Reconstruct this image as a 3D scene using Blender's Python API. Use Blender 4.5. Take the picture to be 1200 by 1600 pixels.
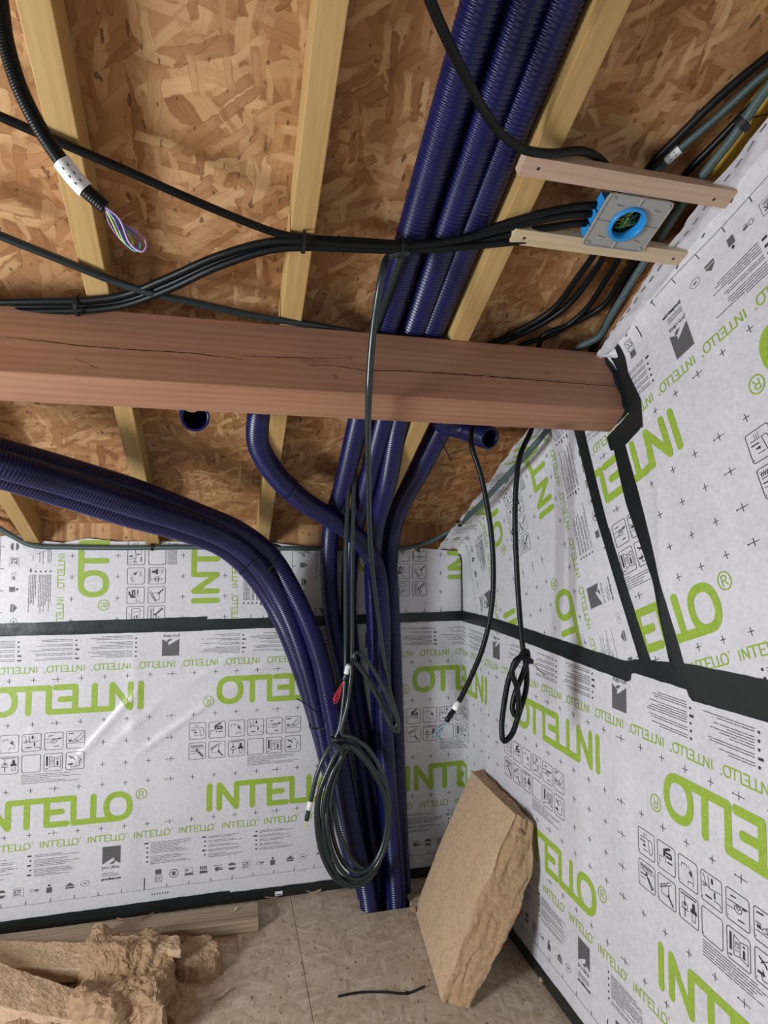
import bpy, bmesh, math, random
from mathutils import Vector, Matrix, noise
random.seed(7)
for o in list(bpy.data.objects): bpy.data.objects.remove(o, do_unlink=True)
S = bpy.context.scene
C = S.collection
# ---------------------------------------------------------------- camera
HC = 1.65; FPX = 970.83; YAW, PIT, ROL = 0.2483, 0.0517, 0.001
fw = Vector((math.sin(YAW)*math.cos(PIT), math.cos(YAW)*math.cos(PIT), math.sin(PIT)))
rt = Vector((math.cos(YAW), -math.sin(YAW), 0)); up = rt.cross(fw)
rt, up = math.cos(ROL)*rt+math.sin(ROL)*up, -math.sin(ROL)*rt+math.cos(ROL)*up
CP = Vector((0, 0, HC))
cam_d = bpy.data.cameras.new('camera'); cam = bpy.data.objects.new('camera', cam_d); C.objects.link(cam)
cam.matrix_world = Matrix(((rt.x, up.x, -fw.x, 0), (rt.y, up.y, -fw.y, 0), (rt.z, up.z, -fw.z, HC), (0, 0, 0, 1)))
cam_d.sensor_fit = 'HORIZONTAL'; cam_d.sensor_width = 36; cam_d.lens = FPX/1200*36; cam_d.clip_start = .02
S.camera = cam
# ---------------------------------------------------------------- world, lights, exposure
W = bpy.data.worlds.new('world'); S.world = W; W.use_nodes = True
bg = W.node_tree.nodes['Background']; bg.inputs[0].default_value = (.80, .90, 1, 1); bg.inputs[1].default_value = .13
def area(name, loc, target, sx, sy, power, col):
    d = bpy.data.lights.new(name, 'AREA'); d.shape = 'RECTANGLE'; d.size = sx; d.size_y = sy; d.energy = power; d.color = col
    o = bpy.data.objects.new(name, d); C.objects.link(o); o.location = loc
    o.rotation_euler = (Vector(target)-Vector(loc)).to_track_quat('-Z', 'Y').to_euler(); return o
area('window_daylight', (-2.36, .60, 1.15), (1.0, 2.3, 1.15), .62, .95, 112, (.90, .95, 1))
area('rear_fill', (-.9, -2.5, 1.25), (.2, 2.0, 1.1), 1.6, 1.9, 12, (.88, .94, 1))  # added fill light behind the camera, no opening modelled there
S.view_settings.view_transform = 'Standard'; S.view_settings.look = 'None'
S.view_settings.gamma = 1; S.view_settings.exposure = -0.04; S.view_settings.use_curve_mapping = False
# ---------------------------------------------------------------- key dimensions
Y0, XR = 3.0325, 1.1851           # back wall, right wall
SL = .4425; TA = math.tan(SL); CS, SN = math.cos(SL), math.sin(SL)
ZR, ZO = 1.64, 1.75               # rafter undersides / roof boarding at the back wall
def ray(x, y): return rt*((x-600)/FPX)+up*((800-y)/FPX)+fw
def at(x, y, Y): d = ray(x, y); return CP+d*(Y/d.y)
def onX(x, y, X=XR): d = ray(x, y); return CP+d*(X/d.x)
def onZ(x, y, Z=0): d = ray(x, y); return CP+d*((Z-HC)/d.z)
def onC(x, y, z0): d = ray(x, y); return CP+d*((z0+TA*Y0-HC)/(d.z+TA*d.y))
def roofz(y, z0): return z0+TA*(Y0-y)
def lerp_tab(tab, x):
    if x <= tab[0][0]: return tab[0][1]
    for (a, b), (c, d) in zip(tab, tab[1:]):
        if x <= c: return b+(d-b)*(x-a)/(c-a)
    return tab[-1][1]
# ---------------------------------------------------------------- materials
def mat(name, col, rough=.6, spec=.5, metal=0):
    m = bpy.data.materials.new(name); m.use_nodes = True
    b = m.node_tree.nodes['Principled BSDF']
    b.inputs['Base Color'].default_value = (*col, 1); b.inputs['Roughness'].default_value = rough
    b.inputs['Specular IOR Level'].default_value = spec; b.inputs['Metallic'].default_value = metal
    return m
class NT:
    def __init__(s, m): s.t = m.node_tree; s.b = s.t.nodes['Principled BSDF']
    def n(s, typ, **kw):
        x = s.t.nodes.new(typ)
        for k, v in kw.items(): setattr(x, k, v)
        return x
    def l(s, a, b): s.t.links.new(a, b)
    def coord(s, kind='Object', rot=(0, 0, 0), scale=(1, 1, 1), loc=(0, 0, 0)):
        tc = s.n('ShaderNodeTexCoord'); mp = s.n('ShaderNodeMapping')
        mp.inputs['Rotation'].default_value = rot; mp.inputs['Scale'].default_value = scale; mp.inputs['Location'].default_value = loc
        s.l(tc.outputs[kind], mp.inputs['Vector']); return mp.outputs[0]
    def noise(s, vec, scale, detail=3, rough=.55):
        x = s.n('ShaderNodeTexNoise'); x.inputs['Scale'].default_value = scale; x.inputs['Detail'].default_value = detail
        x.inputs['Roughness'].default_value = rough; s.l(vec, x.inputs['Vector']); return x.outputs[0]
    def ramp(s, fac, stops, interp='LINEAR'):
        r = s.n('ShaderNodeValToRGB'); r.color_ramp.interpolation = interp
        e = r.color_ramp.elements
        e[0].position, e[0].color = stops[0][0], (*stops[0][1], 1); e[1].position, e[1].color = stops[-1][0], (*stops[-1][1], 1)
        for p, c in stops[1:-1]: k = e.new(p); k.color = (*c, 1)
        s.l(fac, r.inputs[0]); return r.outputs[0]
    def mix(s, fac, a, b, blend='MIX'):
        m = s.n('ShaderNodeMix', data_type='RGBA', blend_type=blend)
        for sock, v in ((m.inputs[0], fac), (m.inputs[6], a), (m.inputs[7], b)):
            if isinstance(v, (int, float)): sock.default_value = v
            elif isinstance(v, tuple): sock.default_value = (*v, 1)
            else: s.l(v, sock)
        return m.outputs[2]
    def math(s, op, a, b=0, c=None):
        m = s.n('ShaderNodeMath', operation=op)
        for i, v in enumerate((a, b) if c is None else (a, b, c)):
            if isinstance(v, (int, float)): m.inputs[i].default_value = v
            else: s.l(v, m.inputs[i])
        return m.outputs[0]
    def bump(s, h, strength=.3, dist=.005):
        b = s.n('ShaderNodeBump'); b.inputs['Strength'].default_value = strength; b.inputs['Distance'].default_value = dist
        s.l(h, b.inputs['Height']); s.l(b.outputs[0], s.b.inputs['Normal'])
    def color(s, c): s.l(c, s.b.inputs['Base Color'])

def osb_material(name, palette, scale=1.0, rough=.7, dark=(.09, .04, .018), seed=0, edge_dark=(.80, .75, .70), blend=.8):
    m = mat(name, palette[1], rough, .25); N = NT(m)
    warp = N.coord('Object')
    nz = N.n('ShaderNodeTexNoise'); nz.inputs['Scale'].default_value = 22*scale; nz.inputs['Detail'].default_value = 2
    N.l(warp, nz.inputs['Vector'])
    base = N.ramp(N.noise(warp, 3.5*scale), [(.3, palette[0]), (.7, palette[1])])
    hgt = None
    rnd = random.Random(11+seed)
    for i in range(6):
        ang = [-.9, .35, 1.5, -.25, .85, -1.3, .15][i]+rnd.uniform(-.15, .15)
        k = [10, 13, 16, 20, 25, 32][i]*scale
        tc = N.n('ShaderNodeTexCoord')
        wv = N.n('ShaderNodeVectorMath', operation='MULTIPLY_ADD'); wv.inputs[1].default_value = (.022/scale,)*3
        N.l(nz.outputs['Color'], wv.inputs[0]); N.l(tc.outputs['Object'], wv.inputs[2])
        mp = N.n('ShaderNodeMapping'); mp.inputs['Rotation'].default_value = (0, 0, ang)
        mp2 = N.n('ShaderNodeMapping'); mp2.inputs['Scale'].default_value = (k*.34, k*1.7, .001); mp2.inputs['Location'].default_value = (rnd.uniform(0, 9), rnd.uniform(0, 9), 0)
        N.l(wv.outputs[0], mp.inputs['Vector']); N.l(mp.outputs[0], mp2.inputs['Vector'])
        v = N.n('ShaderNodeTexVoronoi', voronoi_dimensions='2D', distance='CHEBYCHEV'); v.inputs['Scale'].default_value = 1
        N.l(mp2.outputs[0], v.inputs['Vector'])
        sep = N.n('ShaderNodeSeparateColor'); N.l(v.outputs['Color'], sep.inputs[0])
        gm = N.n('ShaderNodeMapping'); gm.inputs['Scale'].default_value = (5, 120, 1); N.l(mp.outputs[0], gm.inputs['Vector'])
        grain = N.noise(gm.outputs[0], 1.6, 3, .6)
        tone = N.math('ADD', N.math('MULTIPLY', sep.outputs[0], .75), N.math('MULTIPLY', grain, .45))
        col = N.ramp(tone, [(.12, palette[3]), (.36, palette[0]), (.62, palette[1]), (.98, palette[2])])
        edge = N.math('LESS_THAN', v.outputs['Distance'], .40 if i < 4 else .46)
        keep = N.math('LESS_THAN', sep.outputs[1], [.9, .7, .62, .5, .36, .24][i])
        msk = N.math('MULTIPLY', edge, keep)
        shade = N.ramp(v.outputs['Distance'], [(.30, (1, 1, 1)), (.40, edge_dark)])  # shadow along each strand's edge, painted into its colour
        col = N.mix(1.0, col, shade, 'MULTIPLY')
        base = N.mix(N.math('MULTIPLY', msk, blend), base, col)
        h = N.math('MULTIPLY', msk, N.math('ADD', sep.outputs[2], .4))
        hgt = h if hgt is None else N.math('MAXIMUM', hgt, h)
    # dark bark specks and gaps
    sp = N.coord('Object', scale=(1, .45, 1), rot=(0, 0, .6))
    vs = N.n('ShaderNodeTexNoise'); vs.inputs['Scale'].default_value = 46*scale; vs.inputs['Detail'].default_value = 2; N.l(sp, vs.inputs['Vector'])
    spk = N.ramp(vs.outputs[0], [(.665, (0, 0, 0)), (.70, (1, 1, 1))])
    base = N.mix(N.math('MULTIPLY', spk, .75), base, dark)
    N.color(base); N.bump(N.math('ADD', hgt, N.math('MULTIPLY', spk, -.6)), .35, .002/scale)
    return m

def wood_material(name, a, b, c, axis=1, scale=1.0, rough=.6, knots=True, spec=.3, ring=.10):
    m = mat(name, b, rough, spec); N = NT(m)
    sc = [14, 14, 14]; sc[axis] = .9
    v = N.coord('Object', scale=tuple(x*scale for x in sc))
    n1 = N.noise(v, 1.6, 4, .6)
    wv = N.n('ShaderNodeTexWave', wave_type='RINGS', rings_direction='XYZ'[axis]); wv.inputs['Scale'].default_value = 1.1
    wv.inputs['Distortion'].default_value = 9; wv.inputs['Detail'].default_value = 3; N.l(v, wv.inputs['Vector'])
    big = N.noise(N.coord('Object', scale=tuple((.6 if i == axis else 5) for i in range(3))), 1.5, 3)
    f = N.math('ADD', N.math('ADD', N.math('MULTIPLY', n1, .55), N.math('MULTIPLY', wv.outputs[1], ring)), N.math('MULTIPLY', big, .45-ring))
    col = N.ramp(f, [(.22, a), (.5, b), (.78, c)])
    if knots:
        kv = N.coord('Object', scale=tuple((2.2 if i == axis else 6.5) for i in range(3)))
        vo = N.n('ShaderNodeTexVoronoi'); vo.inputs['Scale'].default_value = 1.3; N.l(kv, vo.inputs['Vector'])
        kf = N.ramp(vo.outputs['Distance'], [(.06, (1, 1, 1)), (.16, (0, 0, 0))])
        col = N.mix(N.math('MULTIPLY', kf, .55), col, tuple(x*.45 for x in a))
    fine = N.noise(N.coord('Object', scale=tuple((6 if i == axis else 160) for i in range(3))), 1, 2)
    col = N.mix(.25, col, N.ramp(fine, [(.3, (.55, .55, .55)), (.7, (1, 1, 1))]), 'MULTIPLY')
    N.color(col); N.bump(fine, .15, .001); return m

M = {}
M['osb_roof'] = osb_material('roof_board_strands', [(.315, .150, .060), (.42, .222, .098), (.60, .385, .195), (.165, .062, .022)], 1.0)
M['osb_floor'] = osb_material('floor_board_strands', [(.46, .36, .265), (.53, .425, .325), (.62, .52, .41), (.35, .255, .175)], 1.2, .75, (.17, .11, .07), 3, (.80, .77, .72), .72)
M['pine'] = wood_material('pine_wood', (.40, .245, .088), (.49, .318, .125), (.56, .385, .165), 1)
M['pine_x'] = wood_material('weathered_plank_wood', (.22, .155, .10), (.36, .27, .18), (.46, .35, .24), 0, ring=.25)
M['yellow'] = wood_material('treated_yellow_wood', (.46, .26, .035), (.58, .36, .06), (.66, .43, .09), 1)
M['beam'] = wood_material('douglas_fir_wood', (.28, .13, .075), (.38, .195, .118), (.45, .25, .155), 0, .8, ring=.13)
M['batten'] = wood_material('pale_batten_wood', (.44, .28, .19), (.55, .38, .27), (.63, .46, .33), 0, 1.2, knots=False)
M['batten2'] = wood_material('cream_batten_wood', (.52, .40, .25), (.62, .49, .32), (.70, .57, .38), 0, 1.2, knots=False)
# membrane: white fleece with a plastic sheen
m = mat('membrane_fleece', (.70, .69, .71), .42, .5); N = NT(m)
v = N.coord('Object'); nb = N.noise(v, 70, 5, .7); nl = N.noise(v, 5, 3)
c1 = N.ramp(nb, [(.25, (.57, .57, .60)), (.5, (.68, .675, .71)), (.75, (.77, .765, .80))])
N.color(N.mix(.5, c1, N.ramp(nl, [(.35, (.86, .86, .87)), (.65, (1, 1, 1))]), 'MULTIPLY'))
N.bump(N.noise(v, 38, 4, .6), .12, .003)
N.b.inputs['Coat Weight'].default_value = .25; N.b.inputs['Coat Roughness'].default_value = .22; M['membrane'] = m
M['green'] = mat('printed_green_ink', (.30, .45, .05), .45)
NN = NT(M['green']); NN.color(NN.ramp(NN.noise(NN.coord('Object'), 120, 4, .7), [(.3, (.25, .39, .03)), (.7, (.37, .52, .075))]))
M['black_ink'] = mat('printed_black_ink', (.035, .035, .04), .5)
M['grey_ink'] = mat('printed_grey_ink', (.11, .11, .115), .5)
m = mat('black_sealing_tape', (.010, .014, .014), .36, .5); N = NT(m); N.bump(N.noise(N.coord('Object'), 28, 3), .25, .004); M['tape'] = m
M['tapelabel'] = mat('white_tape_print', (.75, .77, .8), .4)
m = mat('blue_corrugated_plastic', (.009, .010, .075), .32, .45); M['blue'] = m
N = NT(m); N.color(N.ramp(N.noise(N.coord('Object'), 9, 3), [(.3, (.0055, .006, .052)), (.7, (.0085, .010, .078))]))
M['cable'] = mat('black_cable_sheath', (.004, .005, .0055), .42, .25)
M['cable_green'] = mat('dark_green_grey_cable_sheath', (.015, .025, .028), .28, .6)
M['grey_conduit'] = mat('grey_green_conduit_plastic', (.065, .10, .10), .42, .5)
M['white_label'] = mat('white_label_sleeve', (.80, .80, .80), .45)
M['tie'] = mat('black_nylon', (.008, .008, .009), .4)
M['plate'] = mat('grey_plastic_plate', (.33, .325, .31), .5)
M['boxblue'] = mat('bright_blue_plastic', (.02, .27, .66), .35)
M['dark'] = mat('box_interior_shell', (.02, .03, .05), .6)
for k, c in dict(w_green=(.05, .30, .07), w_yellow=(.55, .60, .06), w_violet=(.50, .32, .62), w_teal=(.12, .35, .42), w_purple=(.20, .12, .36), w_red=(.75, .04, .09), w_grey=(.12, .16, .18), w_gold=(.70, .55, .10), w_white=(.75, .75, .72)).items():
    M[k] = mat('wire_'+k[2:], c, .35)
def fibre(name, a, b, c, bs=.6):
    m = mat(name, b, .95, .1); N = NT(m); v = N.coord('Object')
    col = N.ramp(N.noise(v, 60, 6, .72), [(.28, a), (.5, b), (.74, c)])
    col = N.mix(.5, col, N.ramp(N.noise(v, 9, 3), [(.3, (.82, .82, .82)), (.7, (1, 1, 1))]), 'MULTIPLY')
    N.color(col); N.bump(N.noise(v, 95, 6, .75), bs, .006); return m
M['fibre'] = fibre('wood_fibre_insulation', (.46, .305, .19), (.59, .415, .27), (.67, .49, .34))
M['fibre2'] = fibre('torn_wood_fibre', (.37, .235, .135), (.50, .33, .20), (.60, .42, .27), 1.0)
M['shaving'] = mat('wood_shaving', (.56, .42, .28), .8)
M['board'] = mat('grey_green_board', (.36, .38, .34), .8)
M['plaster'] = mat('room_wall_boards', (.42, .33, .24), .8)
M['crack'] = mat('drying_crack_wood', (.055, .020, .012), .8)
M['peg'] = mat('end_grain_peg', (.30, .145, .085), .7)

# ---------------------------------------------------------------- mesh helpers
def mesh_obj(name, vs, fs, material, parent=None, smooth=False, matrix=None):
    me = bpy.data.meshes.new(name); me.from_pydata([tuple(v) for v in vs], [], fs); me.update()
    if smooth: me.polygons.foreach_set('use_smooth', [True]*len(me.polygons))
    o = bpy.data.objects.new(name, me); C.objects.link(o)
    if material: me.materials.append(M[material] if isinstance(material, str) else material)
    if matrix is not None: o.matrix_world = matrix
    if parent:
        o.parent = parent
        o.matrix_parent_inverse = parent.matrix_world.inverted() if parent.matrix_world != Matrix() else Matrix()
    return o
def tag(o, label=None, cat=None, group=None, kind=None):
    if label: o['label'] = label
    if cat: o['category'] = cat
    if group: o['group'] = group
    if kind: o['kind'] = kind
    return o
def box_data(x0, x1, y0, y1, z0, z1):
    v = [(x, y, z) for x in (x0, x1) for y in (y0, y1) for z in (z0, z1)]
    f = [(0, 1, 3, 2), (4, 6, 7, 5), (0, 4, 5, 1), (2, 3, 7, 6), (0, 2, 6, 4), (1, 5, 7, 3)]
    return v, f
def bevel_box(name, dims, material, parent=None, bev=.003, matrix=None, segs=2):
    bm = bmesh.new(); v, f = box_data(*dims)
    bv = [bm.verts.new(p) for p in v]; [bm.faces.new([bv[i] for i in q]) for q in f]
    bmesh.ops.bevel(bm, geom=bm.edges[:], offset=bev, segments=segs, affect='EDGES', profile=.6)
    bmesh.ops.recalc_face_normals(bm, faces=bm.faces[:])
    me = bpy.data.meshes.new(name); bm.to_mesh(me); bm.free()
    o = bpy.data.objects.new(name, me); C.objects.link(o); me.materials.append(M[material])
    if matrix is not None: o.matrix_world = matrix
    if parent:
        o.parent = parent
    return o
def spline(pts, step):
    P = [Vector(p) for p in pts]
    P = [P[0]*2-P[1]]+P+[P[-1]*2-P[-2]]
    dense = []
    for i in range(1, len(P)-2):
        p0, p1, p2, p3 = P[i-1:i+3]
        d01 = max((p1-p0).length, 1e-4)**.5; d12 = max((p2-p1).length, 1e-4)**.5; d23 = max((p3-p2).length, 1e-4)**.5
        m1 = (p2-p1)+d12*((p1-p0)/d01-(p2-p0)/(d01+d12)); m2 = (p2-p1)+d12*((p3-p2)/d23-(p3-p1)/(d12+d23))
        n = max(3, int((p2-p1).length/step*2))
        for k in range(n):
            t = k/n; t2, t3 = t*t, t*t*t
            dense.append(p1*(2*t3-3*t2+1)+m1*(t3-2*t2+t)+p2*(-2*t3+3*t2)+m2*(t3-t2))
    dense.append(P[-2])
    out = [dense[0]]; acc = 0
    for a, b in zip(dense, dense[1:]):
        L = (b-a).length
        while acc+L >= step and L > 1e-9:
            t = (step-acc)/L; a = a.lerp(b, t); out.append(a); L = (b-a).length; acc = 0
        acc += L
    if (out[-1]-dense[-1]).length > step*.3: out.append(dense[-1])
    return out
def sweep(path, rad, seg, cap=True, squash=1):
    """tube along a list of points, rad = function of ring index"""
    vs, fs = [], []
    T = [(path[min(i+1, len(path)-1)]-path[max(i-1, 0)]).normalized() for i in range(len(path))]
    n = T[0].orthogonal().normalized()
    for i, p in enumerate(path):
        n = (n-T[i]*n.dot(T[i])).normalized(); b = T[i].cross(n); r = rad(i)
        for k in range(seg):
            a = 2*math.pi*k/seg; vs.append(p+n*(math.cos(a)*r)+b*(math.sin(a)*r*squash))
    for i in range(len(path)-1):
        for k in range(seg):
            k2 = (k+1) % seg; fs.append((i*seg+k, i*seg+k2, (i+1)*seg+k2, (i+1)*seg+k))
    if cap:
        fs.append(tuple(range(seg))[::-1]); fs.append(tuple(range((len(path)-1)*seg, len(path)*seg)))
    return vs, fs
def cable(name, pts, r, label, cat='cable', group=None, material='cable', seg=12, step=.015, parent=None):
    path = spline(pts, step); vs, fs = sweep(path, lambda i: r, seg)
    o = mesh_obj(name, vs, fs, material, parent, True)
    if parent is None: tag(o, label, cat, group)
    return o, path
def conduit(name, pts, label, group, r=.0430, pitch=.0105, seg=22, open_end=None, material='blue', depth=.0042, cat='conduit'):
    path = spline(pts, pitch/4)
    ph = (0, -depth, -depth*.96, 0)
    vs, fs = sweep(path, lambda i: r+ph[i % 4]-(.0004 if i % 4 == 3 else 0), seg, cap=open_end is None)
    o = mesh_obj(name, vs, fs, material, None, True); tag(o, label, cat, group)
    if open_end is not None:           # hollow: an inner wall that shows in the open mouth
        pin = path[-60:] if open_end == 'end' else path[:60]
        vi, fi = sweep(pin, lambda i: r-.0055+ph[i % 4]*.7, seg, cap=False)
        rim = pin[-1] if open_end == 'end' else pin[0]
        j = mesh_obj('bore', vi, [q[::-1] for q in fi], material, o, True)
        k0 = (len(path)-1)*seg if open_end == 'end' else 0; k1 = (len(pin)-1)*seg if open_end == 'end' else 0
        ring = [vs[k0+k] for k in range(seg)]+[vi[k1+k] for k in range(seg)]
        mesh_obj('rim', ring, [(k, (k+1) % seg, seg+(k+1) % seg, seg+k) for k in range(seg)], material, o)
    return o, path
# ---------------------------------------------------------------- the setting
# floor: strand boards with seams
HX0, HX1, HY0, HY1 = .635, .845, 2.800, 3.03     # opening for the conduits
vs, fs = [], []
for d in ((-2.42, HX0, -2.7, 3.10, -.06, -.020), (HX1, 1.30, -2.7, 3.10, -.06, -.020), (HX0, HX1, -2.7, HY0, -.06, -.020), (HX0, HX1, HY1, 3.10, -.06, -.020),
          (HX0-.02, HX1+.02, HY0-.02, HY1+.02, -.52, -.50), (HX0-.02, HX0, HY0-.02, HY1+.02, -.5, -.06), (HX1, HX1+.02, HY0-.02, HY1+.02, -.5, -.06), (HX0, HX1, HY0-.02, HY0, -.5, -.06), (HX0, HX1, HY1, HY1+.02, -.5, -.06)):
    q = box_data(*d); k = len(vs); vs += q[0]; fs += [tuple(i+k for i in f) for f in q[1]]
floor = mesh_obj('floor', vs, fs, 'osb_floor'); tag(floor, kind='structure')
s1 = onZ(455, 1425); SX = s1.x+.01
def floor_panel(x0, x1, y0, y1):
    bevel_box('floor_panel', (x0, x1, y0, y1, -.0195, 0), 'osb_floor', floor, .0012, segs=1)
g = .0011
floor_panel(-2.4, SX-.75-g, -2.6, Y0); floor_panel(SX-.75+g, SX-g, .9+g, Y0); floor_panel(SX-.75+g, SX-g, -2.6, .9-g)
floor_panel(SX+g, HX0, 1.55+g, Y0); floor_panel(HX0, HX1, 1.55+g, HY0); floor_panel(HX1, XR+.08, 1.55+g, Y0)
floor_panel(SX+g, XR+.08, -2.6, 1.55-g)
# roof boarding
RM = Matrix.Translation((0, Y0, ZO)) @ Matrix.Rotation(-SL, 4, 'X')      # local y runs up and down the slope
ceiling = mesh_obj('ceiling', *box_data(-2.45, 1.32, -6.0, .12, 0, .018), 'osb_roof', matrix=RM); tag(ceiling, kind='structure')
# rafters
RT = (ZO-ZR)*CS
names = ['pine rafter at far left, seen only below the hanging blue conduits', 'pine rafter crossed by the labelled black cable at upper left',
         'pine rafter in the middle with a cable tie on its underside', 'pine rafter running beside the three blue conduits', 'yellow rafter edge against the white membrane of the right wall']
for i, (xr, mt) in enumerate(zip((-.79, -.296, .195, .70, 1.192), ('pine', 'pine', 'pine', 'pine', 'yellow'))):
    r = bevel_box('rafter', (xr-.057, xr, -5.9, -1.93 if i == 4 else .05, -RT+(.03 if i == 4 else 0), -.0005), mt, None, .003, RM)
    tag(r, names[i], 'rafter', 'roof rafters')
# purlin
FB = Vector((0, 1.624, 2.055)); pw, phh = .1137, .2279
PM = Matrix.Translation(FB) @ Matrix.Rotation(-SL, 4, 'X')     # local y along slope, z perpendicular
beam = bevel_box('roof_beam', (-2.4, XR-.002, 0, pw, 0, phh), 'beam', None, .004, PM)
tag(beam, 'heavy square-sawn reddish timber beam crossing under the rafters', 'beam')
def on_beam(px, py):    # pixel to the beam's front face (local x, z)
    d = ray(px, py); nrm = Vector((0, -CS, SN)) if False else (PM.to_3x3() @ Vector((0, -1, 0)))
    t = (FB-CP).dot(nrm)/d.dot(nrm); q = PM.inverted() @ (CP+d*t); return q.x, q.z
def crack(pts, w):
    P = [on_beam(*p) for p in pts]; Q = []
    rnd = random.Random(3)
    for (a, b), (c, d) in zip(P, P[1:]):
        n = max(2, int(abs(c-a)/.012))
        for k in range(n): Q.append((a+(c-a)*k/n, b+(d-b)*k/n+rnd.uniform(-.0008, .0008)))
    Q.append(P[-1]); n = len(Q); vs, fs = [], []
    for i, (x, z) in enumerate(Q):
        ww = w*(.25+.75*math.sin(math.pi*(i+.5)/n)**.6)*rnd.uniform(.6, 1.2)
        vs += [(x, -.0004, z-ww), (x, -.0004, z+ww)]
    fs = [(2*i, 2*i+2, 2*i+3, 2*i+1) for i in range(n-1)]
    o = mesh_obj('drying_crack', vs, fs, 'crack'); o.parent = beam
crack([(8, 527), (60, 532), (120, 540), (200, 546), (300, 552), (380, 562)], .0016)
crack([(378, 556), (450, 559), (540, 560)], .0012)
crack([(480, 571), (520, 571), (570, 579), (640, 580), (760, 588), (860, 596), (992, 606)], .0021)
crack([(118, 560), (140, 570), (152, 576)], .0008)
for px, py in ((543, 560), (520, 590), (851, 583), (760, 588)):
    x, z = on_beam(px, py); k = 12
    vs = [(x+math.cos(a)*.0085, yy, z+math.sin(a)*.0075) for yy in (.002, -.0012) for a in [2*math.pi*i/k for i in range(k)]]
    o = mesh_obj('knot', vs, [tuple(range(k, 2*k))[::-1]]+[(i, (i+1) % k, k+(i+1) % k, k+i) for i in range(k)], 'peg'); o.parent = beam
# walls: boards behind the membrane
wall_back = mesh_obj('wall_back', *box_data(-2.42, XR+.06, Y0+.014, Y0+.07, -.05, 1.80), 'osb_roof'); tag(wall_back, kind='structure')
vs = [(XR+a, y, z) for a in (.012, .06) for y, z in ((3.1, -.05), (-2.6, -.05), (-2.6, roofz(-2.6, ZO)), (3.1, roofz(3.1, ZO)))]
wall_right = mesh_obj('wall_right', vs, [(0, 1, 2, 3), (7, 6, 5, 4), (0, 4, 5, 1), (1, 5, 6, 2), (2, 6, 7, 3), (3, 7, 4, 0)], 'osb_roof'); tag(wall_right, kind='structure')
# left wall (outside the picture) with the window that lights the room
def wl(y0, y1, z0, z1): return box_data(-2.45, -2.38, y0, y1, z0, z1)
vs, fs = [], []
for d in (wl(-2.6, .25, -.05, 4.4), wl(.95, 3.1, -.05, 2.7), wl(.25, .95, -.05, .70), wl(.25, .95, 1.80, 3.5)):
    k = len(vs); vs += d[0]; fs += [tuple(i+k for i in q) for q in d[1]]
wall_left = mesh_obj('wall_left', vs, fs, 'plaster'); tag(wall_left, kind='structure')
win = mesh_obj('window_1', *box_data(-2.44, -2.39, .25, .95, .70, .73), 'white_label'); tag(win, kind='structure')
for d in ((-2.44, -2.39, .25, .95, 1.77, 1.80), (-2.44, -2.39, .25, .28, .73, 1.77), (-2.44, -2.39, .92, .95, .73, 1.77)):
    mesh_obj('window_frame', *box_data(*d), 'white_label', win)
# ---------------------------------------------------------------- membrane surfaces
def gauss(x, w): return math.exp(-(x/w)**2)
def seg_dist(px, pz, a, b):
    ax, az = a; bx, bz = b; dx, dz = bx-ax, bz-az
    t = max(0, min(1, ((px-ax)*dx+(pz-az)*dz)/(dx*dx+dz*dz))); return math.hypot(px-ax-t*dx, pz-az-t*dz), t
def bp(x, y): p = at(x, y, Y0); return (p.x, p.z)
def rp(x, y): p = onX(x, y); return (XR+Y0-p.y, p.z)
back_ridges = [(bp(95, 1215), bp(225, 1068), .007, .016), (bp(205, 1185), bp(345, 1085), .008, .015), (bp(160, 1180), bp(262, 1085), .004, .02),
               (bp(345, 1085), bp(470, 1000), .004, .022), (bp(262, 1085), bp(440, 985), .004, .025), (bp(20, 1190), bp(60, 1130), .003, .02), (bp(330, 1010), bp(440, 985), .003, .02),
               (bp(208, 1200), bp(212, 985), .0035, .03), (bp(200, 1390), bp(208, 1200), .002, .03)]
right_ridges = [(rp(760, 1080), rp(765, 1300), .003, .03), (rp(960, 1090), rp(990, 1500), .003, .05), (rp(1030, 690), rp(1040, 1000), .005, .02),
                (rp(1000, 480), rp(1030, 560), .004, .02), (rp(905, 1180), rp(915, 1420), .004, .05), (rp(1015, 700), rp(1025, 760), .005, .018), (rp(1040, 860), rp(1060, 985), .004, .018)]
def relief(s, z, ridges, seed):
    h = .0035*noise.noise((s*2.2+seed, z*2.2, .3))+.0014*noise.noise((s*7+seed, z*7, 4.1))
    for a, b, amp, w in ridges:
        if min(a[0], b[0])-.1 < s < max(a[0], b[0])+.1:
            d, t = seg_dist(s, z, a, b); h += amp*gauss(d, w)*min(1, 4*t+.1, 4*(1-t)+.1)
    return h
def Wb(s, z, off=0):
    h = relief(s, z, back_ridges, 0)*min(1, max(0, (XR-s)/.08))*min(1, max(0, z/.05))
    return Vector((s, Y0-.004-h-off, z))
def crease(s): return ZR+TA*(s-XR)-.020
FL = [(1.10, .14), (1.25, .128), (1.6, .118), (2.05, .11), (2.33, .085), (2.50, .055), (2.62, .058), (2.8, .074), (3.0, .084), (3.1, .07), (3.3, .05)]
def Wr(s, z, off=0):
    zc = crease(s)
    if z <= zc:
        k = min(1, max(0, (s-XR)/.08))*min(1, max(0, z/.05))
        h = relief(s, z, right_ridges, 20)*k
        soft = .030*gauss(zc-z, .035)*(.4+.6*abs(noise.noise((s*3, 0, 2))))
        return Vector((XR-.004-h-soft-off, Y0-(s-XR), z))
    f = z-zc; e = 1-math.exp(-f/.02)
    sag = .010*math.sin(s*23)*f/.1+.012*noise.noise((s*9, f*20, 1))
    return Vector((XR-.004-.030*.5*(1-e)-f, Y0-(s-XR), zc+.012*e-abs(sag)*.8-off))
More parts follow.
